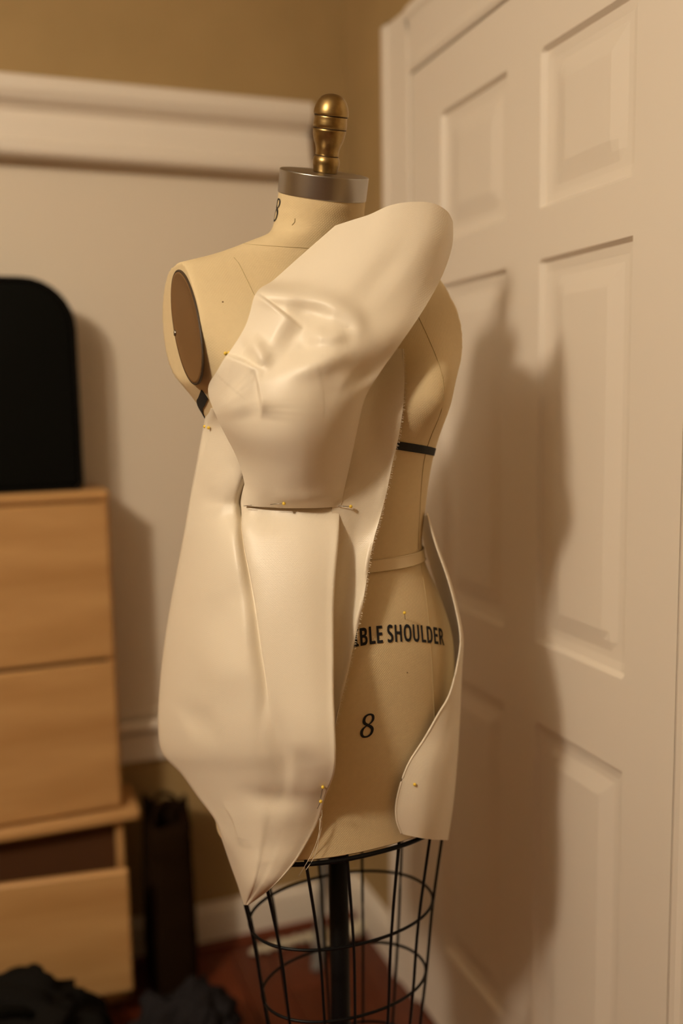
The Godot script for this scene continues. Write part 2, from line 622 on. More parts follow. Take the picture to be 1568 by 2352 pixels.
func leaf_mesh(z0: float, z1: float, top: float) -> ArrayMesh:
	# relief sampled on a fine grid: panels sunk with sloping sides and a raised field
	var pan := []
	for zz in [[0.525, 0.765], [0.865, 1.095]]:
		for yy in [[1.625, 1.862], [0.935, 1.548], [0.20, 0.80]]:
			pan.append([zz[0], zz[1], yy[0], yy[1]])
	var zs := [z0, z1]
	var ys := [0.008, top]
	for p in pan:
		for o in [0.0, 0.006, 0.020, 0.030, 0.045, 0.060]:
			for v in [p[0] + o, p[1] - o]:
				if not zs.has(v): zs.append(v)
			for v in [p[2] + o, p[3] - o]:
				if not ys.has(v): ys.append(v)
	zs.sort()
	ys.sort()
	var rows := []
	for y in ys:
		var line := PackedVector3Array()
		for z in zs:
			var h := 0.012
			for p in pan:
				var e := minf(minf(z - p[0], p[1] - z), minf(y - p[2], p[3] - y))
				if e > 0.0:
					if e < 0.006: h = lerpf(0.012, 0.0035, e / 0.006)
					elif e < 0.020: h = lerpf(0.0035, 0.001, (e - 0.006) / 0.014)
					elif e < 0.030: h = 0.001
					else: h = lerpf(0.001, 0.008, minf(1.0, (e - 0.030) / 0.030))
			line.append(Vector3(-h, y, z))
		rows.append(line)
	var st := SurfaceTool.new()
	st.begin(Mesh.PRIMITIVE_TRIANGLES)
	st.set_smooth_group(-1)
	for r in rows.size() - 1:
		for k in zs.size() - 1:
			quad(st, rows[r][k], rows[r + 1][k], rows[r + 1][k + 1], rows[r][k + 1])
	var a := Vector3(-0.012, 0.008, z0)
	var b := Vector3(-0.012, top, z0)
	var c := Vector3(-0.012, top, z1)
	var e2 := Vector3(-0.012, 0.008, z1)
	var x := Vector3(0.013, 0, 0)
	quad(st, a, a + x, b + x, b)
	quad(st, b, b + x, c + x, c)
	quad(st, c, c + x, e2 + x, e2)
	quad(st, e2, e2 + x, a + x, a)
	st.generate_normals()
	return st.commit()

func make_dresser() -> void:
	var o := base("dresser", "orange-brown wooden chest of drawers against the back wall", "dresser", Vector3(-0.605, 0, 0.02))
	var w := 0.86
	var d := 0.13
	var h := 1.155
	part("carcass", box(Vector3(w, h - 0.02, d - 0.02), 0.004), M.dark_wood, o, Vector3(-w / 2, (h - 0.02) / 2, d / 2 - 0.01))
	part("top_board", box(Vector3(w + 0.004, 0.022, d + 0.012), 0.006), M.dresser, o, Vector3(-w / 2, h - 0.011, d / 2 + 0.003))
	part("side_panel", box(Vector3(0.018, h - 0.022, d), 0.003), M.dresser, o, Vector3(-0.009, (h - 0.022) / 2, d / 2))
	part("side_panel", box(Vector3(0.018, h - 0.022, d), 0.003), M.dresser, o, Vector3(-w + 0.009, (h - 0.022) / 2, d / 2))
	for y in [[0.795, 0.335], [0.462, 0.325]]:
		var f := part("drawer", box(Vector3(w - 0.008, y[1], 0.02), 0.004), M.dresser, o, Vector3(-w / 2, y[0] + y[1] / 2, d + 0.001))
		for s in [-0.62, 0.12]:
			part("knob", lathe([Vector2(0, 0), Vector2(0.008, 0), Vector2(0.008, 0.012), Vector2(0.016, 0.02), Vector2(0.012, 0.028), Vector2(0, 0.03)], 20), M.dark_wood, f, Vector3(s * 0.5, 0, 0.01), Vector3(PI / 2, 0, 0))
	part("ledge", box(Vector3(w + 0.034, 0.026, d + 0.03), 0.006), M.dresser, o, Vector3(-w / 2 + 0.017, 0.443, d / 2 + 0.012))
	# the bottom drawer hangs out of line, its left end pulled forward
	var low := part("drawer", box(Vector3(w - 0.02, 0.27, 0.02), 0.004), M.dresser, o, Vector3(-w / 2 + 0.005, 0.235, d + 0.06), Vector3(0, -0.13, 0))
	low.set_meta("label", "bottom drawer pulled out at its left end")
	part("plinth", box(Vector3(w, 0.08, d), 0.004), M.dresser, o, Vector3(-w / 2, 0.04, d / 2))
	# rounded black case on top
	var c := base("upright_case", "black upright case with rounded top corners standing on the wooden dresser", "case", Vector3(-0.60 - 0.055, h + 0.0015, 0.045))
	part("shell", pillow_box(0.42, 0.43, 0.10, 0.10), M.black_shell, c, Vector3(-0.21, 0.2165, 0.03))
	part("rim", tube(rounded_loop(0.42, 0.43, 0.10, 0.0815), 0.004, 8, true), M.black_cloth, c, Vector3(-0.21, 0.2165, 0.0))

# outline of a box standing on its base whose upper corners are round
func rounded_loop(w: float, h: float, r: float, z: float, low := 0.012) -> PackedVector3Array:
	var out := PackedVector3Array()
	for q in 4:
		var rr := r if q < 2 else low
		var cx := (w / 2 - rr) * (1 if q == 0 or q == 3 else -1)
		var cy := (h / 2 - rr) * (1 if q < 2 else -1)
		for k in 9:
			var a := PI / 2 * (q + k / 8.0)
			out.append(Vector3(cx + cos(a) * rr, cy + sin(a) * rr, z))
	return out

func pillow_box(w: float, h: float, d: float, r: float) -> ArrayMesh:
	var rows := []
	var b := 0.016
	var zero := PackedVector3Array()
	for k in 36: zero.append(Vector3(0, 0, -d / 2))
	rows.append(zero)
	for k in 7:
		var a := PI / 2 * k / 6.0
		var i := b * (1 - sin(a))
		rows.append(rounded_loop(w - 2 * i, h - 2 * i, r - i, -d / 2 + b * (1 - cos(a)), 0.018 - i * 0.9))
	for k in 7:
		var a := PI / 2 * (6 - k) / 6.0
		var i := b * (1 - sin(a))
		rows.append(rounded_loop(w - 2 * i, h - 2 * i, r - i, d / 2 - b * (1 - cos(a)), 0.018 - i * 0.9))
	var end := PackedVector3Array()
	for k in 36: end.append(Vector3(0, 0, d / 2))
	rows.append(end)
	return surface(rows, true, true)

func lump(size: Vector3, seed_n: int, rough: float) -> ArrayMesh:
	# a slack cloth bag: a flattened ball pushed about by noise, flat underneath
	var n := FastNoiseLite.new()
	n.seed = seed_n
	n.frequency = 1.1
	n.fractal_octaves = 3
	var rows := []
	for r in 33:
		var th := PI * r / 32
		var ring := PackedVector3Array()
		for k in 56:
			var ph := TAU * k / 56
			var v := Vector3(power(sin(th), 0.7) * power(cos(ph), 0.75), power(cos(th), 0.8), power(sin(th), 0.7) * power(sin(ph), 0.75))
			v *= 1.0 + rough * n.get_noise_3dv(v * 1.3) + rough * 0.5 * n.get_noise_3dv(v * 3.1)
			v *= size * 0.5
			v.y = maxf(v.y, -size.y * 0.46)
			ring.append(v)
		rows.append(ring)
	return surface(rows, true, false)

# an upright cloth bag: soft box, sagging and creased, open at the top
func slack_bag(size: Vector3, seed_n: int) -> ArrayMesh:
	var n := FastNoiseLite.new()
	n.seed = seed_n
	n.frequency = 5.0
	var rows := []
	var prof := [[0.0, 0.01], [0.86, 0.012], [0.98, 0.06], [1.0, 0.3], [0.97, 0.55], [0.92, 0.8], [0.86, 0.96], [0.83, 1.0], [0.79, 0.985], [0.77, 0.85], [0.7, 0.5], [0.0, 0.45]]
	for i in prof.size() - 1:
		for s in 5:
			var q := lerpf(prof[i][0], prof[i + 1][0], s / 5.0)
			var h := lerpf(prof[i][1], prof[i + 1][1], s / 5.0)
			var ring := PackedVector3Array()
			for k in 48:
				var a := TAU * k / 48
				var v := Vector3(power(cos(a), 0.55) * size.x * 0.5 * q, h * size.y, power(sin(a), 0.55) * size.z * 0.5 * q)
				var w := n.get_noise_3dv(v * 2.0)
				v.x *= 1.0 + 0.10 * w * h
				v.z *= 1.0 + 0.22 * w * h
				v.y += 0.025 * sin(a * 2.0 + 0.8) * smoothstep(0.7, 1.0, h)
				ring.append(v)
			rows.append(ring)
	return surface(rows, true, true)

func make_floor_things() -> void:
	var b := base("duffel_bag", "slack black cloth bag lying on the floor in front of the dresser", "bag", Vector3(-0.94, 0, 0.44), 0.0)
	part("bag_body", lump(Vector3(0.50, 0.28, 0.24), 4, 0.3), M.black_cloth, b, Vector3(0, 0.1285, 0))
	part("handle", tube(smooth_path([Vector3(-0.13, 0.22, 0.05), Vector3(-0.10, 0.272, 0.07), Vector3(0.02, 0.284, 0.08), Vector3(0.10, 0.268, 0.07), Vector3(0.13, 0.22, 0.05)], 8), 0.008), M.black_shell, b)
	var g := base("folded_garment", "dark grey cloth bundle on the floor beside the black bag, right of it", "clothing", Vector3(-0.55, 0, 0.47), 0.0)
	part("bundle", lump(Vector3(0.21, 0.19, 0.19), 8, 0.4), M.grey_cloth, g, Vector3(0, 0.0865, 0))
	var tb := base("tote_bag", "tall dark brown cloth bag standing on the floor between the dresser and the form", "bag", Vector3(-0.509, 0, 0.125), 0.0)
	part("bag_body", slack_bag(Vector3(0.112, 0.43, 0.15), 23), M.brown_cloth, tb)
	for z in [-0.03, 0.035]:
		part("handle", tube(smooth_path([Vector3(-0.03, 0.38, z), Vector3(-0.028, 0.43, z * 0.8), Vector3(0, 0.452, z * 0.7), Vector3(0.028, 0.43, z * 0.8), Vector3(0.03, 0.38, z)], 8), 0.005), M.brown_cloth, tb)
	# crumpled cream cord along the skirting
	var c := base("cord", "crumpled cream cotton cord lying along the foot of the back wall", "cord", Vector3.ZERO)
	var pts := []
	var n := 64
	for k in n:
		var t := float(k) / (n - 1)
		var x := lerpf(-0.31, -0.035, t)
		var z := lerpf(0.085, 0.072, t) + 0.006 * sin(k * 0.9) + 0.006 * sin(k * 2.3)
		if t > 0.55:
			x += 0.016 * sin(k * 1.45)
			z += 0.022 * cos(k * 1.2) + 0.01
		pts.append(Vector3(x, 0.0075 + 0.004 * absf(sin(k * 1.1)), z))
	part("strand", tube(smooth_path(pts, 5), 0.0066, 8), M.cord, c)
	var p2 := []
	for k in 46:
		var t := k / 45.0
		p2.append(Vector3(lerpf(-0.035, -0.15, t) + 0.02 * sin(k * 1.3), 0.013 + 0.005 * absf(sin(k * 0.8)), 0.085 + 0.035 * t + 0.03 * cos(k * 0.93) * (0.5 + 0.5 * t)))
	part("strand", tube(smooth_path(p2, 5), 0.0062, 8), M.cord, c)
	# flat metal bar leaning on the skirting
	var m := base("metal_bar", "short flat grey metal bar leaning against the skirting behind the pole", "bar", Vector3(-0.19, 0.0, 0.215))
	var bar := part("bar", box(Vector3(0.024, 0.285, 0.006), 0.002), M.grey_metal, m)
	var dirv := (Vector3(-0.10, 0.150, 0.030) - Vector3(-0.19, 0.004, 0.215)).normalized()
	var xax := Vector3(0.9, 0, 0.44).normalized()
	xax = (xax - dirv * xax.dot(dirv)).normalized()
	bar.transform = Transform3D(Basis(xax, dirv, xax.cross(dirv)), dirv * 0.1435 + Vector3(0, 0.006, 0))

# a ribbon lying on the body: centre line of [angle, height] pairs
func band(pts: Array, half: float, out: float, thick := 0.0008) -> ArrayMesh:
	var rows := []
	for j in 4:
		var line := PackedVector3Array()
		for p in pts:
			line.append(body(p[1] + half * (1.0 - 2.0 * j / 3.0), p[0], out))
		rows.append(line)
	return cloth(rows, thick)

func seam(pts: Array, parent: Node3D) -> void:
	var path := PackedVector3Array()
	for p in pts:
		path.append(p)
	part("seam", tube(path, 0.0004, 6), M.seam, parent)

func lettering(text: String, fonts: String, weight: int, height: float, width: float) -> Array:
	var f := SystemFont.new()
	f.font_names = PackedStringArray([fonts])
	f.font_weight = weight
	var t := TextMesh.new()
	t.font = f
	t.text = text
	t.font_size = 64
	t.pixel_size = 0.001
	t.depth = 0.0
	t.curve_step = 1.5
	var arr := t.get_mesh_arrays()
	var v: PackedVector3Array = arr[Mesh.ARRAY_VERTEX]
	var lo := Vector3(1e9, 1e9, 0)
	var hi := Vector3(-1e9, -1e9, 0)
	for p in v:
		lo = lo.min(p)
		hi = hi.max(p)
	for k in v.size():
		v[k] = Vector3(((v[k].x - lo.x) / (hi.x - lo.x) - 0.5) * width, ((v[k].y - lo.y) / (hi.y - lo.y) - 0.5) * height, 0)
	arr[Mesh.ARRAY_VERTEX] = v
	return arr

func print_mesh(arr: Array) -> ArrayMesh:
	var st := SurfaceTool.new()
	st.begin(Mesh.PRIMITIVE_TRIANGLES)
	var v: PackedVector3Array = arr[Mesh.ARRAY_VERTEX]
	var idx: PackedInt32Array = arr[Mesh.ARRAY_INDEX] if arr[Mesh.ARRAY_INDEX] != null else PackedInt32Array(range(v.size()))
	for i in idx:
		st.add_vertex(v[i])
	st.generate_normals()
	return st.commit()

func oval(y: float, a: float, bf: float, bb: float, cx: float, cz: float, n: float, ang: float) -> Vector3:
	return Vector3(cx + a * power(sin(ang), 2.0 / n), y, cz + (bf if cos(ang) >= 0 else bb) * power(cos(ang), 2.0 / n))

func neck_tilt(p: Vector3) -> Vector3:
	# the neck leans forward: its top ring is cut on a slope
	var k := smoothstep(1.545, 1.60, p.y)
	return p + Vector3(0, -(p.z + 0.015) * 0.33 * k, 0)

func make_form() -> void:
	var o := form_base("dress_form", "linen-covered sewing dress form with brass finial on a black wire cage stand", "dress form")
	# linen torso
	var ys := []
	var y := 0.765
	while y < 1.6001:
		ys.append(y)
		y += 0.0055 if y < 1.42 else 0.0028
	ys.append(1.60)
	var rows := []
	for yy in ys:
		var ring := PackedVector3Array()
		for k in 160:
			ring.append(neck_tilt(body(yy, TAU * k / 160)))
		rows.append(ring)
	var torso := part("torso", surface(rows, true, true), M.linen, o)
	var hem := []
	for rr in [[0.0, 0.001], [0.004, -0.003], [0.012, 0.0]]:
		var ring := PackedVector3Array()
		for k in 160:
			ring.append(body(0.765, TAU * k / 160, -rr[0]) + Vector3(0, rr[1], 0))
		hem.append(ring)
	part("hem_fold", surface(hem, true, false), M.linen, torso)
	var under := []
	for s in [0.97, 0.001]:
		var ring := PackedVector3Array()
		for k in 96:
			var p := body(0.77, TAU * k / 96, -0.004)
			ring.append(Vector3(p.x * s, 0.772, p.z * s))
		under.append(ring)
	part("base_board", surface(under, true, false), M.dark_wood, o)
	# arm plate: an oval of brown board let into the cut of the shoulder
	var plate := []
	for rr in [0.001, 0.6, 0.93, 0.975, 1.0]:
		var ring := PackedVector3Array()
		for k in 72:
			var a := TAU * k / 72
			var u: float = cos(a) * 0.083 * rr
			var v: float = sin(a) * 0.0475 * rr
			ring.append(Vector3(PLATE_X - (0.0022 if rr < 0.95 else (0.0030 if rr < 0.99 else -0.001)), 1.4285 + u * 0.757 + v * 0.653, -0.002 - u * 0.653 + v * 0.757))
		plate.append(ring)
	var ap := part("arm_plate", surface(plate, true, false), M.plate, o)
	ap.set_meta("label", "oval brown arm plate")
	var rim := PackedVector3Array()
	for k in 72:
		var a := TAU * k / 72
		var u := cos(a) * 0.083
		var v := sin(a) * 0.0475
		rim.append(Vector3(PLATE_X - 0.001, 1.4285 + u * 0.757 + v * 0.653, -0.002 - u * 0.653 + v * 0.757))
	part("plate_rim", tube(rim, 0.0016, 8, true), M.plate_rim, ap)
	part("plate_screw", lathe([Vector2(0, 0), Vector2(0.004, 0), Vector2(0.0035, 0.0015), Vector2(0, 0.002)], 16), M.steel, ap, Vector3(PLATE_X - 0.0022, 1.424, -0.052), Vector3(0, 0, PI / 2))
	# seams
	var s1 := []
	for k in 24:
		var t := k / 23.0
		s1.append(front(0.098 - 0.004 * sin(t * 6.0), lerpf(1.12, 0.775, t), 0.0002))
	seam(s1, o)
	var s2 := []
	for k in 24:
		var t := k / 23.0
		s2.append(front(lerpf(0.088, 0.094, t), lerpf(1.46, 1.14, t), 0.0002))
	seam(s2, o)
	var s3 := []
	for k in 16:
		var t := k / 15.0
		s3.append(front(lerpf(-0.128, -0.116, sqrt(t)), lerpf(1.512, 1.40, t), 0.0002))
	seam(s3, o)
	var s4 := []
	for k in 49:
		var a := -2.2 + 4.4 * k / 48.0
		s4.append(body(1.546 - 0.010 * (1 + cos(a)), a, 0.0002))
	seam(s4, o)
	for q in [[-0.1593, 1.4531, 0.0011], [0.0520, 0.9905, 0.0008], [0.0985, 1.1285, 0.0009]]:
		part("pinhole_mark", lathe([Vector2(0, -0.0004), Vector2(q[2], -0.0004), Vector2(q[2] * 0.7, 0.0004), Vector2(0, 0.0005)], 12), M.plate, o, front(q[0], q[1], 0.0004 if q[1] > 1.13 or q[1] < 1.12 else 0.0028), Vector3(PI / 2, 0, 0))
	part("scuff_mark", tube(smooth_path([neck_tilt(body(1.5655, -0.92, 0.0002)), neck_tilt(body(1.5600, -0.90, 0.0003)), neck_tilt(body(1.5560, -0.93, 0.0002))], 4), 0.0007, 6), M.seam, o)
	# tapes
	var wt := []
	for k in 81:
		wt.append([-PI + TAU * k / 80.0, 1.1295])
	var wb := part("waist_tape", band(wt, 0.0072, 0.0020, 0.0014), M.tape, o)
	for s in [-1, 1]:
		var ln := PackedVector3Array()
		for k in 80:
			ln.append(body(1.1295 + 0.0072 * s, -PI + TAU * k / 80.0, 0.0026))
		part("stitch_line", tube(ln, 0.0005, 6, true), M.seam if s < 0 else M.tape, wb)
	var bt := []
	for k in 20:
		var x := lerpf(0.036, 0.122, k / 19.0)
		bt.append(Vector2(x, lerpf(1.2805, 1.2660, k / 19.0)))
	var br := []
	for j in 4:
		var line := PackedVector3Array()
		for p in bt:
			line.append(front(p.x, p.y + 0.0050 * (1.0 - 2.0 * j / 3.0), 0.0012))
		br.append(line)
	var tp := part("bust_tape", cloth(br, 0.0008), M.black_tape, o)
	for k in 7:
		var p0 := front(0.0365, 1.2755 + 0.0016 * k, 0.0013)
		part("frayed_thread", tube(PackedVector3Array([p0, p0 + Vector3(-0.0022 - 0.0012 * (k % 3), rng.randf_range(-0.001, 0.001), 0.0003)]), 0.00035, 5), M.black_tape, tp)
	var bl := []
	for k in 14:
		bl.append([lerpf(-1.38, -1.95, k / 13.0), lerpf(1.346, 1.315, k / 13.0)])
	part("bust_tape", band(bl, 0.0055, 0.0012), M.black_tape, o)
	# printed words
	var w := lettering("COLLAPSIBLE SHOULDER", "Droid Sans", 700, 0.0226, 0.228)
	var v: PackedVector3Array = w[Mesh.ARRAY_VERTEX]
	for k in v.size():
		var x := v[k].x + 0.0095
		var dx := x - 0.002
		v[k] = front(x, 1.0455 + v[k].y - 1.65 * dx * dx, 0.0007)
	w[Mesh.ARRAY_VERTEX] = v
	part("printed_words", print_mesh(w), M.ink, o)
	var e := lettering("8", "Droid Serif", 400, 0.0305, 0.0185)
	v = e[Mesh.ARRAY_VERTEX]
	for k in v.size():
		v[k] = front(-0.0066 + v[k].x + v[k].y * 0.16, 0.9315 + v[k].y, 0.0007)
	e[Mesh.ARRAY_VERTEX] = v
	part("size_number", print_mesh(e), M.ink, o)
	var e2 := lettering("8", "Droid Serif", 400, 0.027, 0.019)
	v = e2[Mesh.ARRAY_VERTEX]
	for k in v.size():
		v[k] = neck_tilt(body(1.5775 + v[k].y, -1.70 + (v[k].x + v[k].y * 0.16) / 0.057, 0.0007))
	e2[Mesh.ARRAY_VERTEX] = v
	part("size_number", print_mesh(e2), M.ink, o)
	# neck cap and finial
	var tilt := Vector3(atan(0.33), 0, 0)
	var cap := part("neck_cap", lathe([Vector2(0, 0), Vector2(0.0566, 0.0), Vector2(0.0570, 0.0003), Vector2(0.0572, 0.0008), Vector2(0.0572, 0.0018), Vector2(0.0572, 0.009), Vector2(0.0572, 0.019), Vector2(0.0572, 0.0268), Vector2(0.0572, 0.0278), Vector2(0.0568, 0.0285), Vector2(0.0562, 0.0289), Vector2(0.0552, 0.029), Vector2(0.03, 0.029), Vector2(0, 0.029)], 96), M.steel, o, Vector3(0, 1.5975, -0.013), tilt)
	var prof := []
	for q in [[0, 0], [14.5, 0], [15.2, 2], [15.4, 5], [16.4, 9], [16.6, 14], [15.6, 18], [14.0, 20], [13.7, 20.6], [14.2, 21.4], [14.1, 25], [14.6, 29], [15.6, 33], [17.6, 38], [19.2, 44], [20.0, 50], [20.2, 52.2], [19.5, 52.8], [19.5, 53.6], [20.3, 54.2], [20.5, 58], [20.1, 62], [19.7, 66], [19.9, 67.6], [19.3, 68.1], [19.4, 68.8], [21.2, 69.4], [21.3, 71], [20.9, 75], [19.6, 80], [17.0, 86], [13.4, 90.5], [9.0, 93.2], [4.5, 94.5], [0, 94.8]]:
		prof.append(Vector2(q[0] * 0.00104, q[1] * 0.00098))
	var kn := part("knob", lathe(prof, 64), M.brass, cap, Vector3(0.001, 0.029, 0))
	for h in [20.6, 53.2, 68.4]:
		var ring := PackedVector3Array()
		for k in 48:
			var a := TAU * k / 48
			var r := (13.8 if h < 30 else 19.7) * 0.00104
			ring.append(Vector3(cos(a) * r, h * 0.00098, sin(a) * r))
		part("groove", tube(ring, 0.0006, 6, true), M.brass_groove, kn)
	# stand: pole, cage, feet
	part("pole", lathe([Vector2(0, 0.03), Vector2(0.0138, 0.03), Vector2(0.0138, 0.775), Vector2(0, 0.775)], 40), M.black_metal, o)
	var ring0 := PackedVector3Array()
	for k in 96:
		ring0.append(oval(0.757, 0.160, 0.110, 0.118, 0.001, -0.004, 2.3, TAU * k / 96))
	part("cage_ring", tube(ring0, 0.0030, 8, true), M.black_metal, o)
	for c in [[0.627, 0.134, 0.090, 0.093, 0.006, 0.0], [0.520, 0.121, 0.081, 0.082, 0.007, 0.002], [0.400, 0.104, 0.070, 0.070, 0.008, 0.003]]:
		var ring := PackedVector3Array()
		for k in 96:
			ring.append(oval(c[0], c[1], c[2], c[3], c[4], c[5], 2.1, TAU * k / 96))
		part("cage_ring", tube(ring, 0.0021, 8, true), M.black_metal, o)
	for deg in [-90, -57, -30, -10, 12, 35, 68, 120, 150, 178, -146, -114]:
		var a := deg_to_rad(deg)
		var path := smooth_path([oval(0.768, 0.160, 0.110, 0.118, 0.001, -0.004, 2.3, a), oval(0.627, 0.135, 0.091, 0.094, 0.006, 0, 2.1, a), oval(0.520, 0.122, 0.082, 0.083, 0.007, 0.002, 2.1, a), oval(0.396, 0.105, 0.071, 0.071, 0.008, 0.003, 2.1, a)], 5)
		part("cage_wire", tube(path, 0.0021, 8), M.black_metal, o)
	for k in 4:
		var a := PI / 4 + PI / 2 * k
		var dirv := Vector3(cos(a), 0, sin(a))
		part("foot", tube(smooth_path([Vector3(0, 0.16, 0), dirv * 0.08 + Vector3(0, 0.13, 0), dirv * 0.2 + Vector3(0, 0.05, 0), dirv * 0.27 + Vector3(0, 0.012, 0)], 6), 0.011, 10), M.black_metal, o)

# lifts cloth along a curve drawn on the form's three-quarter plane
const SIDE := Vector3(0.9070, 0, 0.4210)
const OUTWARD := Vector3(-0.4041, 0, 0.9147)

func fold(rows: Array, pts: Array, amp: float, width: float, kind: int) -> void:
	var total := 0.0
	var run := [0.0]
	var box := Rect2(pts[0], Vector2.ZERO)
	for q in pts:
		box = box.expand(q)
	box = box.grow(width * 3.2)
	for k in pts.size() - 1:
		total += pts[k].distance_to(pts[k + 1])
		run.append(total)
	for r in rows.size():
		var line: PackedVector3Array = rows[r]
		for k in line.size():
			var p := Vector2(line[k].dot(SIDE), line[k].y)
			if not box.has_point(p):
				continue
			var best := 1e9
			var along := 0.0
			var side := 1.0
			for j in pts.size() - 1:
				var a: Vector2 = pts[j]
				var b: Vector2 = pts[j + 1]
				var t := clampf((p - a).dot(b - a) / (b - a).length_squared(), 0.0, 1.0)
				var q := a.lerp(b, t)
				var dd := p.distance_to(q)
				if dd < best:
					best = dd
					along = (run[j] + (b - a).length() * t) / total
					side = signf((b - a).cross(p - a))
			if best > width * 3.2:
				continue
			var ends := smoothstep(0.0, 0.42 if total < width * 9.0 else 0.25, minf(along, 1.0 - along))
			var lift := exp(-best * best / (width * width))
			if kind == 1:
				lift = smoothstep(-0.0022, 0.0022, best * side) * exp(-best / width)
				ends = smoothstep(0.0, 0.35, minf(along, 1.0 - along))
			line[k] += OUTWARD * amp * lift * ends
		rows[r] = line

func bend(line: Array) -> PackedVector3Array:
	return smooth_path(line, 6)

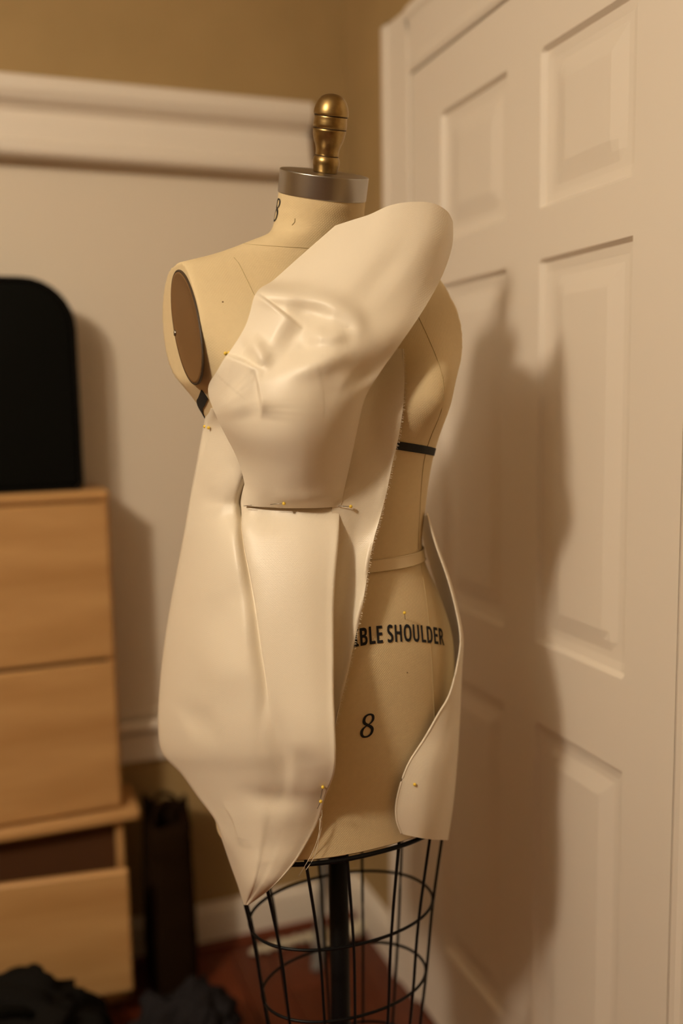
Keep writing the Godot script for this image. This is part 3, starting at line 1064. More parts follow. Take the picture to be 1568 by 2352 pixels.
func make_drape() -> void:
	var o := form_base("draped_cloth", "cream satin cloth draped and pinned over one shoulder of the dress form", "fabric")
	var skirt := [
		[Vector3(-0.1178, 1.3281, -0.1013), Vector3(-0.1420, 1.3287, -0.0682), Vector3(-0.1550, 1.3291, -0.0357), Vector3(-0.1659, 1.3295, 0.0265), Vector3(-0.1594, 1.3294, 0.0493), Vector3(-0.1478, 1.3293, 0.0756), Vector3(-0.1351, 1.3291, 0.0965), Vector3(-0.1284, 1.3290, 0.1076), Vector3(-0.1260, 1.3290, 0.1107), Vector3(-0.1066, 1.3287, 0.1345), Vector3(-0.0800, 1.3282, 0.1466), Vector3(-0.0460, 1.3275, 0.1337), Vector3(-0.0320, 1.3272, 0.1258), Vector3(-0.0342, 1.3272, 0.1270), Vector3(-0.0435, 1.3274, 0.1318)],
		[Vector3(-0.1239, 1.2996, -0.1040), Vector3(-0.1479, 1.3010, -0.0708), Vector3(-0.1608, 1.3022, -0.0383), Vector3(-0.1596, 1.3027, -0.0156), Vector3(-0.1552, 1.3033, 0.0159), Vector3(-0.1463, 1.3039, 0.0525), Vector3(-0.1347, 1.3042, 0.0785), Vector3(-0.1278, 1.3043, 0.0894), Vector3(-0.1255, 1.3043, 0.0933), Vector3(-0.1055, 1.3043, 0.1168), Vector3(-0.0783, 1.3038, 0.1290), Vector3(-0.0480, 1.3028, 0.1251), Vector3(-0.0356, 1.3023, 0.1208), Vector3(-0.0376, 1.3024, 0.1214), Vector3(-0.0461, 1.3027, 0.1245)],
		[Vector3(-0.1327, 1.2534, -0.1100), Vector3(-0.1564, 1.2564, -0.0768), Vector3(-0.1691, 1.2588, -0.0441), Vector3(-0.1676, 1.2599, -0.0237), Vector3(-0.1623, 1.2611, 0.0027), Vector3(-0.1521, 1.2623, 0.0324), Vector3(-0.1389, 1.2628, 0.0509), Vector3(-0.1299, 1.2626, 0.0540), Vector3(-0.1276, 1.2627, 0.0584), Vector3(-0.1050, 1.2632, 0.0846), Vector3(-0.0762, 1.2629, 0.1015), Vector3(-0.0474, 1.2620, 0.1078), Vector3(-0.0364, 1.2616, 0.1087), Vector3(-0.0381, 1.2616, 0.1087), Vector3(-0.0450, 1.2619, 0.1081)],
		[Vector3(-0.1404, 1.2064, -0.1200), Vector3(-0.1640, 1.2107, -0.0867), Vector3(-0.1764, 1.2144, -0.0539), Vector3(-0.1747, 1.2160, -0.0349), Vector3(-0.1692, 1.2179, -0.0103), Vector3(-0.1590, 1.2198, 0.0174), Vector3(-0.1461, 1.2206, 0.0347), Vector3(-0.1344, 1.2193, 0.0282), Vector3(-0.1352, 1.2206, 0.0420), Vector3(-0.1090, 1.2214, 0.0687), Vector3(-0.0783, 1.2215, 0.0907), Vector3(-0.0481, 1.2207, 0.1015), Vector3(-0.0366, 1.2202, 0.1037), Vector3(-0.0381, 1.2203, 0.1034), Vector3(-0.0448, 1.2206, 0.1021)],
		[Vector3(-0.1437, 1.1856, -0.1236), Vector3(-0.1672, 1.1906, -0.0903), Vector3(-0.1796, 1.1948, -0.0575), Vector3(-0.1781, 1.1969, -0.0361), Vector3(-0.1729, 1.1995, -0.0084), Vector3(-0.1629, 1.2020, 0.0225), Vector3(-0.1499, 1.2032, 0.0416), Vector3(-0.1365, 1.2012, 0.0311), Vector3(-0.1387, 1.2032, 0.0492), Vector3(-0.1092, 1.2031, 0.0668), Vector3(-0.0781, 1.2034, 0.0887), Vector3(-0.0479, 1.2026, 0.1001), Vector3(-0.0363, 1.2020, 0.1024), Vector3(-0.0379, 1.2021, 0.1021), Vector3(-0.0446, 1.2024, 0.1008)],
		[Vector3(-0.1503, 1.1468, -0.1287), Vector3(-0.1737, 1.1530, -0.0953), Vector3(-0.1858, 1.1583, -0.0624), Vector3(-0.1848, 1.1617, -0.0357), Vector3(-0.1797, 1.1658, -0.0015), Vector3(-0.1695, 1.1700, 0.0365), Vector3(-0.1556, 1.1719, 0.0595), Vector3(-0.1420, 1.1700, 0.0527), Vector3(-0.1433, 1.1721, 0.0679), Vector3(-0.1163, 1.1726, 0.0879), Vector3(-0.0854, 1.1725, 0.1056), Vector3(-0.0565, 1.1717, 0.1164), Vector3(-0.0458, 1.1713, 0.1197), Vector3(-0.0423, 1.1695, 0.1081), Vector3(-0.0449, 1.1683, 0.0975)],
		[Vector3(-0.1584, 1.0980, -0.1389), Vector3(-0.1816, 1.1057, -0.1054), Vector3(-0.1935, 1.1122, -0.0724), Vector3(-0.1922, 1.1176, -0.0393), Vector3(-0.1863, 1.1240, 0.0029), Vector3(-0.1744, 1.1306, 0.0496), Vector3(-0.1581, 1.1337, 0.0776), Vector3(-0.1428, 1.1316, 0.0740), Vector3(-0.1437, 1.1339, 0.0874), Vector3(-0.1196, 1.1346, 0.1051), Vector3(-0.0918, 1.1345, 0.1204), Vector3(-0.0655, 1.1335, 0.1291), Vector3(-0.0558, 1.1330, 0.1317), Vector3(-0.0524, 1.1308, 0.1201), Vector3(-0.0512, 1.1275, 0.1009)],
		[Vector3(-0.1667, 1.0483, -0.1491), Vector3(-0.1896, 1.0575, -0.1155), Vector3(-0.2013, 1.0653, -0.0824), Vector3(-0.1994, 1.0727, -0.0442), Vector3(-0.1921, 1.0816, 0.0047), Vector3(-0.1780, 1.0908, 0.0587), Vector3(-0.1591, 1.0952, 0.0910), Vector3(-0.1421, 1.0932, 0.0903), Vector3(-0.1425, 1.0956, 0.1021), Vector3(-0.1210, 1.0964, 0.1181), Vector3(-0.0957, 1.0963, 0.1315), Vector3(-0.0716, 1.0951, 0.1386), Vector3(-0.0628, 1.0946, 0.1406), Vector3(-0.0593, 1.0919, 0.1290), Vector3(-0.0582, 1.0879, 0.1099)],
		[Vector3(-0.1755, 0.9853, -0.1595), Vector3(-0.1983, 0.9963, -0.1259), Vector3(-0.2098, 1.0058, -0.0927), Vector3(-0.2069, 1.0158, -0.0499), Vector3(-0.1978, 1.0279, 0.0049), Vector3(-0.1812, 1.0403, 0.0652), Vector3(-0.1596, 1.0463, 0.1015), Vector3(-0.1409, 1.0445, 0.1039), Vector3(-0.1407, 1.0469, 0.1138), Vector3(-0.1215, 1.0482, 0.1297), Vector3(-0.0987, 1.0486, 0.1432), Vector3(-0.0769, 1.0475, 0.1502), Vector3(-0.0688, 1.0469, 0.1522), Vector3(-0.0654, 1.0436, 0.1406), Vector3(-0.0642, 1.0389, 0.1214)],
		[Vector3(-0.1821, 0.9213, -0.1679), Vector3(-0.2047, 0.9342, -0.1342), Vector3(-0.2160, 0.9454, -0.1009), Vector3(-0.2122, 0.9580, -0.0546), Vector3(-0.2016, 0.9734, 0.0046), Vector3(-0.1827, 0.9892, 0.0700), Vector3(-0.1586, 0.9968, 0.1093), Vector3(-0.1393, 0.9959, 0.1161), Vector3(-0.1379, 0.9976, 0.1227), Vector3(-0.1212, 0.9998, 0.1392), Vector3(-0.1011, 1.0008, 0.1531), Vector3(-0.0817, 1.0000, 0.1607), Vector3(-0.0745, 0.9996, 0.1628), Vector3(-0.0710, 0.9958, 0.1512), Vector3(-0.0699, 0.9901, 0.1320)],
		[Vector3(-0.1855, 0.8706, -0.1694), Vector3(-0.2081, 0.8851, -0.1357), Vector3(-0.2193, 0.8976, -0.1024), Vector3(-0.2148, 0.9120, -0.0549), Vector3(-0.2029, 0.9295, 0.0058), Vector3(-0.1850, 0.9459, 0.0661), Vector3(-0.1634, 0.9551, 0.1060), Vector3(-0.1459, 0.9565, 0.1193), Vector3(-0.1316, 0.9570, 0.1281), Vector3(-0.1196, 0.9604, 0.1451), Vector3(-0.1015, 0.9623, 0.1603), Vector3(-0.0840, 0.9622, 0.1688), Vector3(-0.0774, 0.9619, 0.1713), Vector3(-0.0740, 0.9576, 0.1597), Vector3(-0.0727, 0.9513, 0.1406)],
		[Vector3(-0.1826, 0.8308, -0.1626), Vector3(-0.2053, 0.8466, -0.1290), Vector3(-0.2166, 0.8602, -0.0957), Vector3(-0.2118, 0.8753, -0.0500), Vector3(-0.1995, 0.8936, 0.0087), Vector3(-0.1825, 0.9098, 0.0636), Vector3(-0.1626, 0.9195, 0.1017), Vector3(-0.1461, 0.9219, 0.1169), Vector3(-0.1257, 0.9222, 0.1281), Vector3(-0.1164, 0.9265, 0.1453), Vector3(-0.0998, 0.9290, 0.1609), Vector3(-0.0835, 0.9292, 0.1698), Vector3(-0.0775, 0.9291, 0.1724), Vector3(-0.0740, 0.9244, 0.1608), Vector3(-0.0728, 0.9175, 0.1417)],
		[Vector3(-0.1662, 0.8105, -0.1226), Vector3(-0.1894, 0.8273, -0.0891), Vector3(-0.2013, 0.8418, -0.0561), Vector3(-0.1972, 0.8542, -0.0206), Vector3(-0.1865, 0.8692, 0.0254), Vector3(-0.1715, 0.8825, 0.0687), Vector3(-0.1539, 0.8905, 0.0991), Vector3(-0.1394, 0.8922, 0.1112), Vector3(-0.1219, 0.8926, 0.1211), Vector3(-0.1127, 0.8969, 0.1372), Vector3(-0.0968, 0.8992, 0.1515), Vector3(-0.0811, 0.8991, 0.1592), Vector3(-0.0753, 0.8988, 0.1613), Vector3(-0.0718, 0.8939, 0.1497), Vector3(-0.0708, 0.8866, 0.1305)],
		[Vector3(-0.1513, 0.7841, -0.0942), Vector3(-0.1750, 0.8020, -0.0609), Vector3(-0.1874, 0.8174, -0.0281), Vector3(-0.1841, 0.8278, -0.0002), Vector3(-0.1752, 0.8404, 0.0361), Vector3(-0.1624, 0.8515, 0.0705), Vector3(-0.1474, 0.8582, 0.0949), Vector3(-0.1350, 0.8594, 0.1043), Vector3(-0.1204, 0.8599, 0.1130), Vector3(-0.1101, 0.8607, 0.1200), Vector3(-0.0945, 0.8602, 0.1266), Vector3(-0.0798, 0.8586, 0.1301), Vector3(-0.0744, 0.8580, 0.1311), Vector3(-0.0711, 0.8527, 0.1194), Vector3(-0.0737, 0.8487, 0.1080)],
		[Vector3(-0.1370, 0.7595, -0.0638), Vector3(-0.1611, 0.7784, -0.0307), Vector3(-0.1740, 0.7949, 0.0018), Vector3(-0.1717, 0.8030, 0.0223), Vector3(-0.1649, 0.8128, 0.0491), Vector3(-0.1551, 0.8215, 0.0746), Vector3(-0.1434, 0.8267, 0.0928), Vector3(-0.1336, 0.8274, 0.0995), Vector3(-0.1225, 0.8281, 0.1066), Vector3(-0.1119, 0.8276, 0.1108), Vector3(-0.0967, 0.8258, 0.1141), Vector3(-0.0823, 0.8230, 0.1147), Vector3(-0.0771, 0.8219, 0.1146), Vector3(-0.0754, 0.8182, 0.1066), Vector3(-0.0821, 0.8188, 0.1048)],
		[Vector3(-0.1271, 0.7242, -0.0616), Vector3(-0.1516, 0.7443, -0.0287), Vector3(-0.1648, 0.7617, 0.0037), Vector3(-0.1652, 0.7719, 0.0264), Vector3(-0.1598, 0.7796, 0.0463), Vector3(-0.1531, 0.7882, 0.0690), Vector3(-0.1446, 0.7934, 0.0849), Vector3(-0.1370, 0.7941, 0.0903), Vector3(-0.1285, 0.7949, 0.0963), Vector3(-0.1197, 0.7953, 0.1016), Vector3(-0.1071, 0.7944, 0.1059), Vector3(-0.0951, 0.7924, 0.1073), Vector3(-0.0906, 0.7915, 0.1075), Vector3(-0.0897, 0.7884, 0.1010), Vector3(-0.0962, 0.7888, 0.0987)],
		[Vector3(-0.1175, 0.6908, -0.0618), Vector3(-0.1424, 0.7119, -0.0290), Vector3(-0.1559, 0.7301, 0.0033), Vector3(-0.1567, 0.7388, 0.0214), Vector3(-0.1556, 0.7493, 0.0444), Vector3(-0.1524, 0.7586, 0.0658), Vector3(-0.1472, 0.7643, 0.0805), Vector3(-0.1419, 0.7651, 0.0849), Vector3(-0.1359, 0.7660, 0.0897), Vector3(-0.1292, 0.7670, 0.0951), Vector3(-0.1194, 0.7666, 0.0992), Vector3(-0.1100, 0.7650, 0.1004), Vector3(-0.1066, 0.7642, 0.1005), Vector3(-0.1037, 0.7580, 0.0886), Vector3(-0.1014, 0.7539, 0.0809)],
		[Vector3(-0.1230, 0.6589, -0.0653), Vector3(-0.1361, 0.6807, -0.0273), Vector3(-0.1472, 0.6998, 0.0060), Vector3(-0.1493, 0.7075, 0.0207), Vector3(-0.1506, 0.7169, 0.0391), Vector3(-0.1506, 0.7252, 0.0561), Vector3(-0.1488, 0.7303, 0.0673), Vector3(-0.1461, 0.7310, 0.0699), Vector3(-0.1431, 0.7320, 0.0734), Vector3(-0.1397, 0.7339, 0.0790), Vector3(-0.1345, 0.7345, 0.0828), Vector3(-0.1290, 0.7336, 0.0838), Vector3(-0.1269, 0.7331, 0.0839), Vector3(-0.1244, 0.7266, 0.0719), Vector3(-0.1222, 0.7223, 0.0641)],
		[Vector3(-0.1166, 0.6309, -0.0625), Vector3(-0.1300, 0.6536, -0.0246), Vector3(-0.1412, 0.6735, 0.0087), Vector3(-0.1421, 0.6755, 0.0122), Vector3(-0.1430, 0.6780, 0.0166), Vector3(-0.1436, 0.6802, 0.0205), Vector3(-0.1438, 0.6815, 0.0230), Vector3(-0.1430, 0.6808, 0.0221), Vector3(-0.1432, 0.6819, 0.0242), Vector3(-0.1439, 0.6844, 0.0286), Vector3(-0.1437, 0.6855, 0.0309), Vector3(-0.1428, 0.6851, 0.0305), Vector3(-0.1423, 0.6847, 0.0300), Vector3(-0.1401, 0.6779, 0.0179), Vector3(-0.1382, 0.6734, 0.0100)],
	]
	var bodice := [
		[Vector3(-0.0081, 1.5501, 0.0456), Vector3(0.0064, 1.5544, 0.0640), Vector3(0.0223, 1.5593, 0.0787), Vector3(0.0446, 1.5693, 0.0919), Vector3(0.0700, 1.5737, 0.0987), Vector3(0.0997, 1.5742, 0.0987), Vector3(0.1247, 1.5678, 0.0901), Vector3(0.1404, 1.5586, 0.0773)],
		[Vector3(-0.0520, 1.5131, 0.0404), Vector3(-0.0324, 1.5144, 0.0732), Vector3(-0.0095, 1.5170, 0.0964), Vector3(0.0160, 1.5207, 0.1131), Vector3(0.0465, 1.5261, 0.1200), Vector3(0.0774, 1.5300, 0.1216), Vector3(0.1084, 1.5311, 0.1091), Vector3(0.1331, 1.5264, 0.0872)],
		[Vector3(-0.0905, 1.4818, 0.0449), Vector3(-0.0686, 1.4785, 0.0790), Vector3(-0.0456, 1.4774, 0.1078), Vector3(-0.0183, 1.4788, 0.1253), Vector3(0.0120, 1.4816, 0.1310), Vector3(0.0426, 1.4845, 0.1369), Vector3(0.0727, 1.4865, 0.1294), Vector3(0.1033, 1.4839, 0.1112)],
		[Vector3(-0.1246, 1.4612, 0.0783), Vector3(-0.1034, 1.4578, 0.0986), Vector3(-0.0805, 1.4497, 0.1197), Vector3(-0.0565, 1.4429, 0.1369), Vector3(-0.0287, 1.4380, 0.1458), Vector3(0.0011, 1.4382, 0.1513), Vector3(0.0324, 1.4414, 0.1499), Vector3(0.0603, 1.4413, 0.1425)],
		[Vector3(-0.1439, 1.4205, 0.0874), Vector3(-0.1202, 1.4209, 0.1131), Vector3(-0.0940, 1.4138, 0.1378), Vector3(-0.0659, 1.4082, 0.1567), Vector3(-0.0430, 1.4057, 0.1636), Vector3(-0.0238, 1.4033, 0.1677), Vector3(-0.0012, 1.4012, 0.1656), Vector3(0.0223, 1.4028, 0.1585)],
		[Vector3(-0.1711, 1.3775, 0.0756), Vector3(-0.1535, 1.3751, 0.1027), Vector3(-0.1337, 1.3717, 0.1323), Vector3(-0.1083, 1.3661, 0.1577), Vector3(-0.0822, 1.3634, 0.1681), Vector3(-0.0553, 1.3618, 0.1658), Vector3(-0.0305, 1.3609, 0.1582), Vector3(-0.0064, 1.3666, 0.1568)],
		[Vector3(-0.1769, 1.3508, 0.0443), Vector3(-0.1652, 1.3418, 0.0888), Vector3(-0.1469, 1.3366, 0.1242), Vector3(-0.1266, 1.3315, 0.1507), Vector3(-0.1019, 1.3310, 0.1649), Vector3(-0.0721, 1.3319, 0.1671), Vector3(-0.0462, 1.3348, 0.1622), Vector3(-0.0233, 1.3388, 0.1526)],
		[Vector3(-0.1674, 1.3121, 0.0550), Vector3(-0.1576, 1.3052, 0.0933), Vector3(-0.1428, 1.3007, 0.1239), Vector3(-0.1255, 1.2985, 0.1457), Vector3(-0.1046, 1.2981, 0.1571), Vector3(-0.0793, 1.2988, 0.1585), Vector3(-0.0530, 1.3012, 0.1526), Vector3(-0.0288, 1.3036, 0.1425)],
		[Vector3(-0.1466, 1.2694, 0.0533), Vector3(-0.1374, 1.2646, 0.0836), Vector3(-0.1277, 1.2631, 0.1076), Vector3(-0.1140, 1.2621, 0.1267), Vector3(-0.0974, 1.2610, 0.1374), Vector3(-0.0769, 1.2611, 0.1388), Vector3(-0.0542, 1.2613, 0.1335), Vector3(-0.0303, 1.2606, 0.1233)],
		[Vector3(-0.1375, 1.2360, 0.0519), Vector3(-0.1290, 1.2331, 0.0720), Vector3(-0.1179, 1.2314, 0.0901), Vector3(-0.1064, 1.2305, 0.1049), Vector3(-0.0890, 1.2293, 0.1148), Vector3(-0.0711, 1.2285, 0.1173), Vector3(-0.0515, 1.2283, 0.1161), Vector3(-0.0317, 1.2307, 0.1095)],
		[Vector3(-0.1397, 1.2111, 0.0498), Vector3(-0.1259, 1.2099, 0.0614), Vector3(-0.1118, 1.2095, 0.0720), Vector3(-0.0975, 1.2089, 0.0804), Vector3(-0.0796, 1.2088, 0.0907), Vector3(-0.0633, 1.2085, 0.0979), Vector3(-0.0475, 1.2085, 0.1026), Vector3(-0.0346, 1.2084, 0.1052)],
	]
	var under := [
		[Vector3(0.0246, 1.3975, 0.1042), Vector3(0.0320, 1.3974, 0.1067), Vector3(0.0381, 1.3973, 0.1088), Vector3(0.0437, 1.3972, 0.1109), Vector3(0.0474, 1.3972, 0.1122), Vector3(0.0486, 1.3971, 0.1137)],
		[Vector3(0.0022, 1.3618, 0.1137), Vector3(0.0153, 1.3616, 0.1159), Vector3(0.0253, 1.3615, 0.1195), Vector3(0.0340, 1.3613, 0.1238), Vector3(0.0395, 1.3612, 0.1268), Vector3(0.0421, 1.3611, 0.1283)],
		[Vector3(-0.0189, 1.3269, 0.1215), Vector3(0.0009, 1.3265, 0.1185), Vector3(0.0151, 1.3262, 0.1209), Vector3(0.0273, 1.3260, 0.1252), Vector3(0.0348, 1.3259, 0.1289), Vector3(0.0382, 1.3258, 0.1306)],
		[Vector3(-0.0347, 1.2922, 0.1183), Vector3(-0.0118, 1.2914, 0.1153), Vector3(0.0066, 1.2908, 0.1147), Vector3(0.0215, 1.2904, 0.1187), Vector3(0.0307, 1.2902, 0.1223), Vector3(0.0357, 1.2900, 0.1227)],
		[Vector3(-0.0370, 1.2617, 0.1101), Vector3(-0.0163, 1.2608, 0.1108), Vector3(0.0014, 1.2600, 0.1110), Vector3(0.0175, 1.2594, 0.1119), Vector3(0.0275, 1.2590, 0.1135), Vector3(0.0312, 1.2590, 0.1163)],
		[Vector3(-0.0435, 1.2259, 0.1045), Vector3(-0.0238, 1.2250, 0.1073), Vector3(-0.0063, 1.2240, 0.1080), Vector3(0.0092, 1.2233, 0.1102), Vector3(0.0186, 1.2230, 0.1131), Vector3(0.0232, 1.2228, 0.1139)],
		[Vector3(-0.0456, 1.1948, 0.1014), Vector3(-0.0275, 1.1939, 0.1045), Vector3(-0.0118, 1.1930, 0.1059), Vector3(0.0018, 1.1924, 0.1093), Vector3(0.0103, 1.1921, 0.1122), Vector3(0.0140, 1.1921, 0.1142)],
		[Vector3(-0.0476, 1.1686, 0.0984), Vector3(-0.0312, 1.1678, 0.1018), Vector3(-0.0166, 1.1668, 0.1030), Vector3(-0.0055, 1.1667, 0.1093), Vector3(0.0009, 1.1670, 0.1148), Vector3(0.0038, 1.1671, 0.1176)],
		[Vector3(-0.0501, 1.1371, 0.0962), Vector3(-0.0350, 1.1363, 0.0997), Vector3(-0.0217, 1.1354, 0.1013), Vector3(-0.0138, 1.1364, 0.1121), Vector3(-0.0103, 1.1376, 0.1221), Vector3(-0.0062, 1.1372, 0.1219)],
		[Vector3(-0.0547, 1.1065, 0.0989), Vector3(-0.0402, 1.1057, 0.1026), Vector3(-0.0276, 1.1048, 0.1047), Vector3(-0.0193, 1.1056, 0.1137), Vector3(-0.0157, 1.1069, 0.1232), Vector3(-0.0134, 1.1073, 0.1264)],
		[Vector3(-0.0605, 1.0766, 0.1044), Vector3(-0.0471, 1.0758, 0.1078), Vector3(-0.0357, 1.0750, 0.1101), Vector3(-0.0278, 1.0757, 0.1179), Vector3(-0.0248, 1.0774, 0.1276), Vector3(-0.0212, 1.0769, 0.1273)],
		[Vector3(-0.0655, 1.0463, 0.1080), Vector3(-0.0535, 1.0456, 0.1113), Vector3(-0.0430, 1.0447, 0.1131), Vector3(-0.0347, 1.0448, 0.1178), Vector3(-0.0307, 1.0457, 0.1240), Vector3(-0.0286, 1.0460, 0.1262)],
		[Vector3(-0.0690, 1.0157, 0.1106), Vector3(-0.0581, 1.0149, 0.1132), Vector3(-0.0490, 1.0142, 0.1151), Vector3(-0.0417, 1.0143, 0.1196), Vector3(-0.0380, 1.0151, 0.1246), Vector3(-0.0355, 1.0150, 0.1253)],
		[Vector3(-0.0701, 0.9844, 0.1117), Vector3(-0.0618, 0.9839, 0.1143), Vector3(-0.0550, 0.9835, 0.1167), Vector3(-0.0496, 0.9840, 0.1211), Vector3(-0.0463, 0.9844, 0.1244), Vector3(-0.0443, 0.9842, 0.1247)],
		[Vector3(-0.0712, 0.9529, 0.1128), Vector3(-0.0653, 0.9527, 0.1155), Vector3(-0.0603, 0.9526, 0.1177), Vector3(-0.0559, 0.9526, 0.1199), Vector3(-0.0531, 0.9527, 0.1216), Vector3(-0.0522, 0.9531, 0.1234)],
		[Vector3(-0.0707, 0.9253, 0.1142), Vector3(-0.0666, 0.9252, 0.1160), Vector3(-0.0632, 0.9251, 0.1175), Vector3(-0.0607, 0.9257, 0.1205), Vector3(-0.0591, 0.9261, 0.1226), Vector3(-0.0574, 0.9254, 0.1211)],
	]
	var hip := [
		[Vector3(0.1085, 1.1869, 0.0643), Vector3(0.1139, 1.1845, 0.0558), Vector3(0.1244, 1.1808, 0.0386), Vector3(0.1378, 1.1758, 0.0117), Vector3(0.1458, 1.1703, -0.0230)],
		[Vector3(0.1150, 1.1472, 0.0748), Vector3(0.1221, 1.1453, 0.0649), Vector3(0.1352, 1.1413, 0.0434), Vector3(0.1528, 1.1350, 0.0074), Vector3(0.1596, 1.1277, -0.0333)],
		[Vector3(0.1260, 1.1028, 0.0863), Vector3(0.1343, 1.1003, 0.0757), Vector3(0.1503, 1.0944, 0.0500), Vector3(0.1673, 1.0866, 0.0138), Vector3(0.1742, 1.0769, -0.0324)],
		[Vector3(0.1330, 1.0641, 0.0948), Vector3(0.1413, 1.0611, 0.0843), Vector3(0.1587, 1.0538, 0.0570), Vector3(0.1770, 1.0440, 0.0181), Vector3(0.1853, 1.0328, -0.0275)],
		[Vector3(0.1364, 1.0254, 0.1018), Vector3(0.1469, 1.0212, 0.0890), Vector3(0.1645, 1.0128, 0.0617), Vector3(0.1846, 1.0011, 0.0214), Vector3(0.1925, 0.9884, -0.0243)],
		[Vector3(0.1312, 0.9924, 0.1039), Vector3(0.1427, 0.9882, 0.0936), Vector3(0.1613, 0.9786, 0.0658), Vector3(0.1825, 0.9656, 0.0259), Vector3(0.1953, 0.9501, -0.0230)],
		[Vector3(0.1172, 0.9522, 0.1065), Vector3(0.1333, 0.9471, 0.0971), Vector3(0.1564, 0.9356, 0.0691), Vector3(0.1813, 0.9193, 0.0254), Vector3(0.1963, 0.9020, -0.0226)],
		[Vector3(0.0963, 0.9284, 0.1114), Vector3(0.1208, 0.9217, 0.1026), Vector3(0.1522, 0.9075, 0.0727), Vector3(0.1775, 0.8900, 0.0292), Vector3(0.1962, 0.8697, -0.0226)],
		[Vector3(0.0751, 0.9030, 0.1152), Vector3(0.1043, 0.8968, 0.1117), Vector3(0.1389, 0.8837, 0.0898), Vector3(0.1758, 0.8570, 0.0285), Vector3(0.1950, 0.8353, -0.0232)],
		[Vector3(0.0467, 0.8709, 0.1190), Vector3(0.0849, 0.8653, 0.1228), Vector3(0.1310, 0.8471, 0.0961), Vector3(0.1730, 0.8144, 0.0272), Vector3(0.1938, 0.7908, -0.0237)],
		[Vector3(0.0317, 0.8320, 0.1189), Vector3(0.0732, 0.8255, 0.1264), Vector3(0.1252, 0.8017, 0.0969), Vector3(0.1690, 0.7632, 0.0255), Vector3(0.1901, 0.7367, -0.0253)],
		[Vector3(0.0304, 0.8037, 0.1184), Vector3(0.0706, 0.7953, 0.1252), Vector3(0.1225, 0.7692, 0.0935), Vector3(0.1650, 0.7308, 0.0237), Vector3(0.1866, 0.7049, -0.0269)],
		[Vector3(0.0381, 0.7811, 0.1174), Vector3(0.0679, 0.7702, 0.1218), Vector3(0.1198, 0.7425, 0.0901), Vector3(0.1610, 0.7040, 0.0220), Vector3(0.1830, 0.6803, -0.0285)],
	]
	var skirt_rows := refine(skirt, 9, 9)
	var bodice_rows := refine(bodice, 30, 22)
	var under_rows := refine(under, 6, 6)
	var hip_rows := refine(hip, 8, 8)
	fold(bodice_rows, bend2([Vector2(-0.1087, 1.4549), Vector2(-0.0779, 1.4582), Vector2(-0.0558, 1.4579), Vector2(-0.0270, 1.4536), Vector2(-0.0055, 1.4491), Vector2(0.0160, 1.4398), Vector2(0.0313, 1.4291), Vector2(0.0360, 1.4176), Vector2(0.0310, 1.4063), Vector2(0.0202, 1.3988)]), 0.0115, 0.0115, 0)
	fold(bodice_rows, bend2([Vector2(-0.0278, 1.4186), Vector2(-0.0173, 1.4108), Vector2(0.0010, 1.4067), Vector2(0.0179, 1.4084), Vector2(0.0311, 1.4163)]), 0.0075, 0.009, 0)
	fold(bodice_rows, bend2([Vector2(-0.0230, 1.4157), Vector2(-0.0444, 1.4322), Vector2(-0.0600, 1.4452), Vector2(-0.0751, 1.4563), Vector2(-0.0845, 1.4630)]), 0.012, 0.032, 1)
	fold(bodice_rows, bend2([Vector2(-0.0465, 1.4436), Vector2(-0.0178, 1.4360), Vector2(0.0110, 1.4275)]), -0.005, 0.014, 0)
	fold(bodice_rows, bend2([Vector2(-0.0604, 1.3709), Vector2(-0.0337, 1.3728), Vector2(-0.0093, 1.3782), Vector2(0.0127, 1.3865), Vector2(0.0274, 1.3958), Vector2(0.0358, 1.4071)]), 0.009, 0.0135, 0)
	fold(bodice_rows, bend2([Vector2(-0.0977, 1.4054), Vector2(-0.0880, 1.4053), Vector2(-0.0791, 1.3956), Vector2(-0.0698, 1.3811), Vector2(-0.0580, 1.3713)]), 0.0115, 0.009, 0)
	fold(bodice_rows, bend2([Vector2(-0.0619, 1.4058), Vector2(-0.0331, 1.3982), Vector2(-0.0040, 1.3977)]), -0.005, 0.025, 0)
	fold(bodice_rows, bend2([Vector2(-0.0667, 1.3695), Vector2(-0.0783, 1.3745), Vector2(-0.0964, 1.3834), Vector2(-0.1117, 1.3889), Vector2(-0.1251, 1.3935)]), 0.013, 0.026, 1)
	fold(bodice_rows, bend2([Vector2(-0.0806, 1.3765), Vector2(-0.0768, 1.3581), Vector2(-0.0735, 1.3339), Vector2(-0.0750, 1.3155)]), 0.0105, 0.022, 1)
	fold(bodice_rows, bend2([Vector2(-0.1143, 1.3539), Vector2(-0.1026, 1.3392), Vector2(-0.0960, 1.3149)]), 0.005, 0.026, 0)
	fold(bodice_rows, bend2([Vector2(0.0051, 1.3688), Vector2(0.0243, 1.3541), Vector2(0.0436, 1.3402)]), 0.004, 0.013, 0)
	fold(bodice_rows, bend2([Vector2(-0.0765, 1.2211), Vector2(-0.0322, 1.2173), Vector2(0.0074, 1.2196)]), 0.006, 0.012, 0)
	fold(skirt_rows, bend2([Vector2(-0.0835, 1.1461), Vector2(-0.1199, 1.0960), Vector2(-0.1667, 1.0456)]), -0.005, 0.022, 0)
	fold(skirt_rows, bend2([Vector2(-0.0815, 1.0336), Vector2(-0.1325, 1.0139), Vector2(-0.1736, 0.9939)]), 0.004, 0.025, 0)
	fold(skirt_rows, bend2([Vector2(-0.1345, 0.9511), Vector2(-0.1704, 0.9413), Vector2(-0.1966, 0.9207)]), -0.005, 0.02, 0)
	fold(skirt_rows, bend2([Vector2(-0.1385, 1.2113), Vector2(-0.1167, 1.1994), Vector2(-0.1013, 1.1842)]), -0.008, 0.016, 0)
	fold(skirt_rows, bend2([Vector2(-0.1555, 1.2176), Vector2(-0.1253, 1.2369), Vector2(-0.1028, 1.2513)]), 0.004, 0.02, 0)
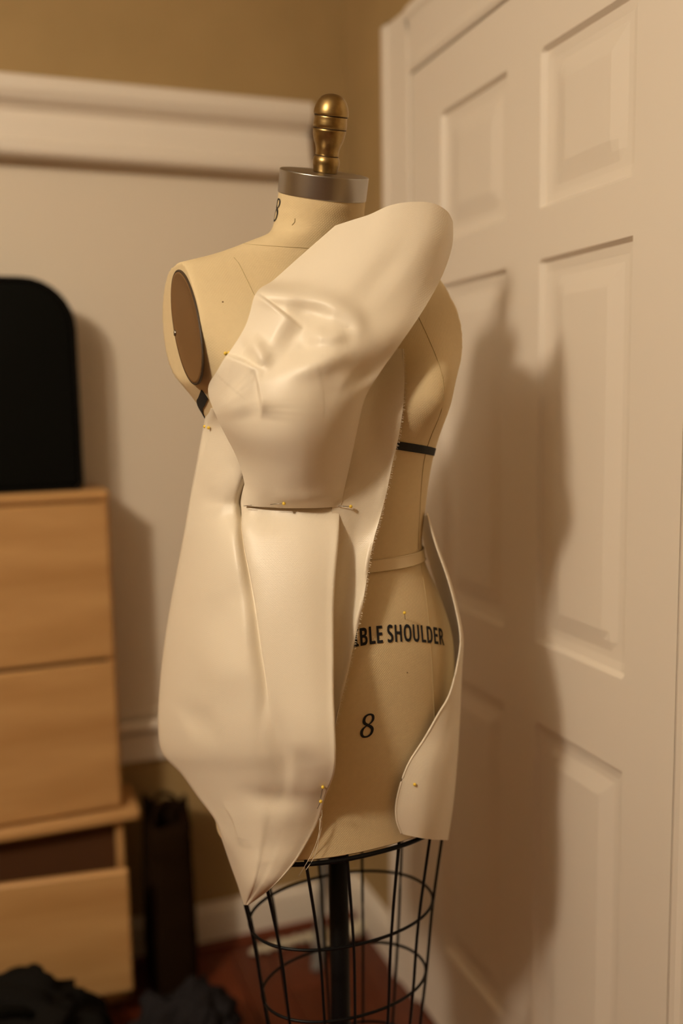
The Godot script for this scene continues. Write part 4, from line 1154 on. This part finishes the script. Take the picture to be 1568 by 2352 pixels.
	fold(skirt_rows, bend2([Vector2(-0.0381, 0.9438), Vector2(-0.0313, 0.9065), Vector2(-0.0203, 0.8689)]), -0.0045, 0.022, 0)
	fold(skirt_rows, bend2([Vector2(-0.1271, 0.8632), Vector2(-0.0760, 0.8556), Vector2(-0.0219, 0.8625)]), -0.0045, 0.016, 0)
	fold(skirt_rows, bend2([Vector2(-0.1445, 0.8323), Vector2(-0.1311, 0.8174), Vector2(-0.1260, 0.7983), Vector2(-0.1242, 0.7737)]), 0.003, 0.018, 1)
	part("skirt_panel", cloth(skirt_rows), M.satin, o)
	part("bodice_panel", cloth(bodice_rows), M.satin, o)
	var lower := part("under_panel", cloth(under_rows), M.satin, o)
	part("hip_panel", cloth(hip_rows), M.satin, o)
	# the raw edge of the under panel: short loose yarns
	var st := SurfaceTool.new()
	st.begin(Mesh.PRIMITIVE_TRIANGLES)
	var last: int = under_rows[0].size() - 1
	for r in under_rows.size() - 1:
		for h in 4:
			var p: Vector3 = under_rows[r][last].lerp(under_rows[r + 1][last], h / 4.0)
			var q := p + SIDE * rng.randf_range(0.001, 0.0034) + Vector3(0, rng.randf_range(-0.0022, 0.0012), 0) + OUTWARD * rng.randf_range(-0.001, 0.001)
			surface(tube_rows(PackedVector3Array([p - SIDE * 0.001, p.lerp(q, 0.6) + Vector3(0, 0.0003, 0), q]), 0.00022, 4), true, true, st)
	st.index()
	st.generate_normals()
	part("frayed_edge", st.commit(), M.satin, lower).set_meta("kind", "stuff")
	# rolled edge of the hip panel
	var edge := PackedVector3Array()
	for r in hip_rows.size():
		edge.append(hip_rows[r][0])
	part("rolled_edge", tube(edge, 0.0014, 8), M.satin, o)
	part("loose_thread", tube(smooth_path([Vector3(-0.0747, 0.8291, 0.1201), Vector3(-0.0758, 0.8086, 0.1163), Vector3(-0.0782, 0.7860, 0.1076), Vector3(-0.0849, 0.7642, 0.0991), Vector3(-0.0947, 0.7405, 0.0893)], 6), 0.0004, 5), M.satin, o)
	part("loose_thread", tube(smooth_path([Vector3(-0.0762, 0.8265, 0.1194), Vector3(-0.0762, 0.7967, 0.1139), Vector3(-0.0795, 0.7721, 0.1070), Vector3(-0.0876, 0.7519, 0.0980)], 6), 0.0004, 5), M.satin, o)
	part("loose_thread", tube(smooth_path([Vector3(-0.0740, 0.8378, 0.1215), Vector3(-0.0725, 0.8131, 0.1155), Vector3(-0.0748, 0.7915, 0.1091)], 6), 0.0004, 5), M.satin, o)

func bend2(pts: Array) -> Array:
	var out := []
	for k in pts.size() - 1:
		var a: Vector2 = pts[maxi(k - 1, 0)]
		var b: Vector2 = pts[k]
		var c: Vector2 = pts[k + 1]
		var d: Vector2 = pts[mini(k + 2, pts.size() - 1)]
		for s in 4:
			out.append(b.cubic_interpolate(c, a, d, s / 4.0))
	out.append(pts[pts.size() - 1])
	return out


# a dressmaker's pin: yellow ball head and steel shaft. head and tip in the form's own space
func pin(head: Vector3, tip: Vector3, label: String, group := "", again := []) -> void:
	var o := form_base("dressmaking_pin", label, "pin", group)
	part("pin_head", lathe(ball(0.0021), 16), M.pin_head, o, head)
	part("shaft", tube(PackedVector3Array([head, tip]), 0.0004, 6), M.pin_steel, o)
	if again.size() == 2:   # where the shaft comes out of the cloth again
		part("shaft", tube(PackedVector3Array(again), 0.0004, 6), M.pin_steel, o)

func make_pins() -> void:
	pin(Vector3(-0.1649, 1.3925, 0.0769), Vector3(-0.1620, 1.3875, 0.0705), "yellow-headed pin at the bodice tuck by the armhole, left of its pair", "pins at the armhole tuck")
	pin(Vector3(-0.1622, 1.3928, 0.0814), Vector3(-0.1593, 1.3882, 0.0750), "yellow-headed pin at the bodice tuck by the armhole, right of its pair", "pins at the armhole tuck")
	pin(Vector3(-0.1621, 1.3057, -0.0279), Vector3(-0.1558, 1.3043, -0.0360), "yellow-headed pin under the black side tape, left of its pair", "pins at the side edge")
	pin(Vector3(-0.1628, 1.3046, -0.0085), Vector3(-0.1565, 1.3025, -0.0189), "yellow-headed pin under the black side tape, right of its pair", "pins at the side edge")
	pin(Vector3(-0.1037, 1.2152, 0.0941), Vector3(-0.1161, 1.2137, 0.0810), "yellow-headed pin in the middle of the pinned waist fold", "pins across the waist fold", [Vector3(-0.1337, 1.2122, 0.0639), Vector3(-0.1409, 1.2107, 0.0547)])
	pin(Vector3(-0.0242, 1.2084, 0.1118), Vector3(-0.0381, 1.2093, 0.1067), "yellow-headed pin at the right end of the pinned waist fold", "pins across the waist fold", [Vector3(-0.0567, 1.2112, 0.1034), Vector3(-0.0683, 1.2120, 0.0994)])
	pin(Vector3(0.0467, 1.0698, 0.1146), Vector3(0.0552, 1.0551, 0.1009), "yellow-headed pin stuck in bare linen above the printed words", "")
	pin(Vector3(0.0530, 0.8476, 0.1262), Vector3(0.0538, 0.8343, 0.1156), "yellow-headed pin holding the hip panel near its lower edge", "")
	pin(Vector3(-0.0831, 0.8786, 0.1470), Vector3(-0.0806, 0.8592, 0.1339), "yellow-headed pin at the foot of the column fold, upper one of two", "pins at the skirt gather")
	pin(Vector3(-0.0834, 0.8580, 0.1403), Vector3(-0.0826, 0.8436, 0.1275), "yellow-headed pin at the foot of the column fold, lower one of two", "pins at the skirt gather")
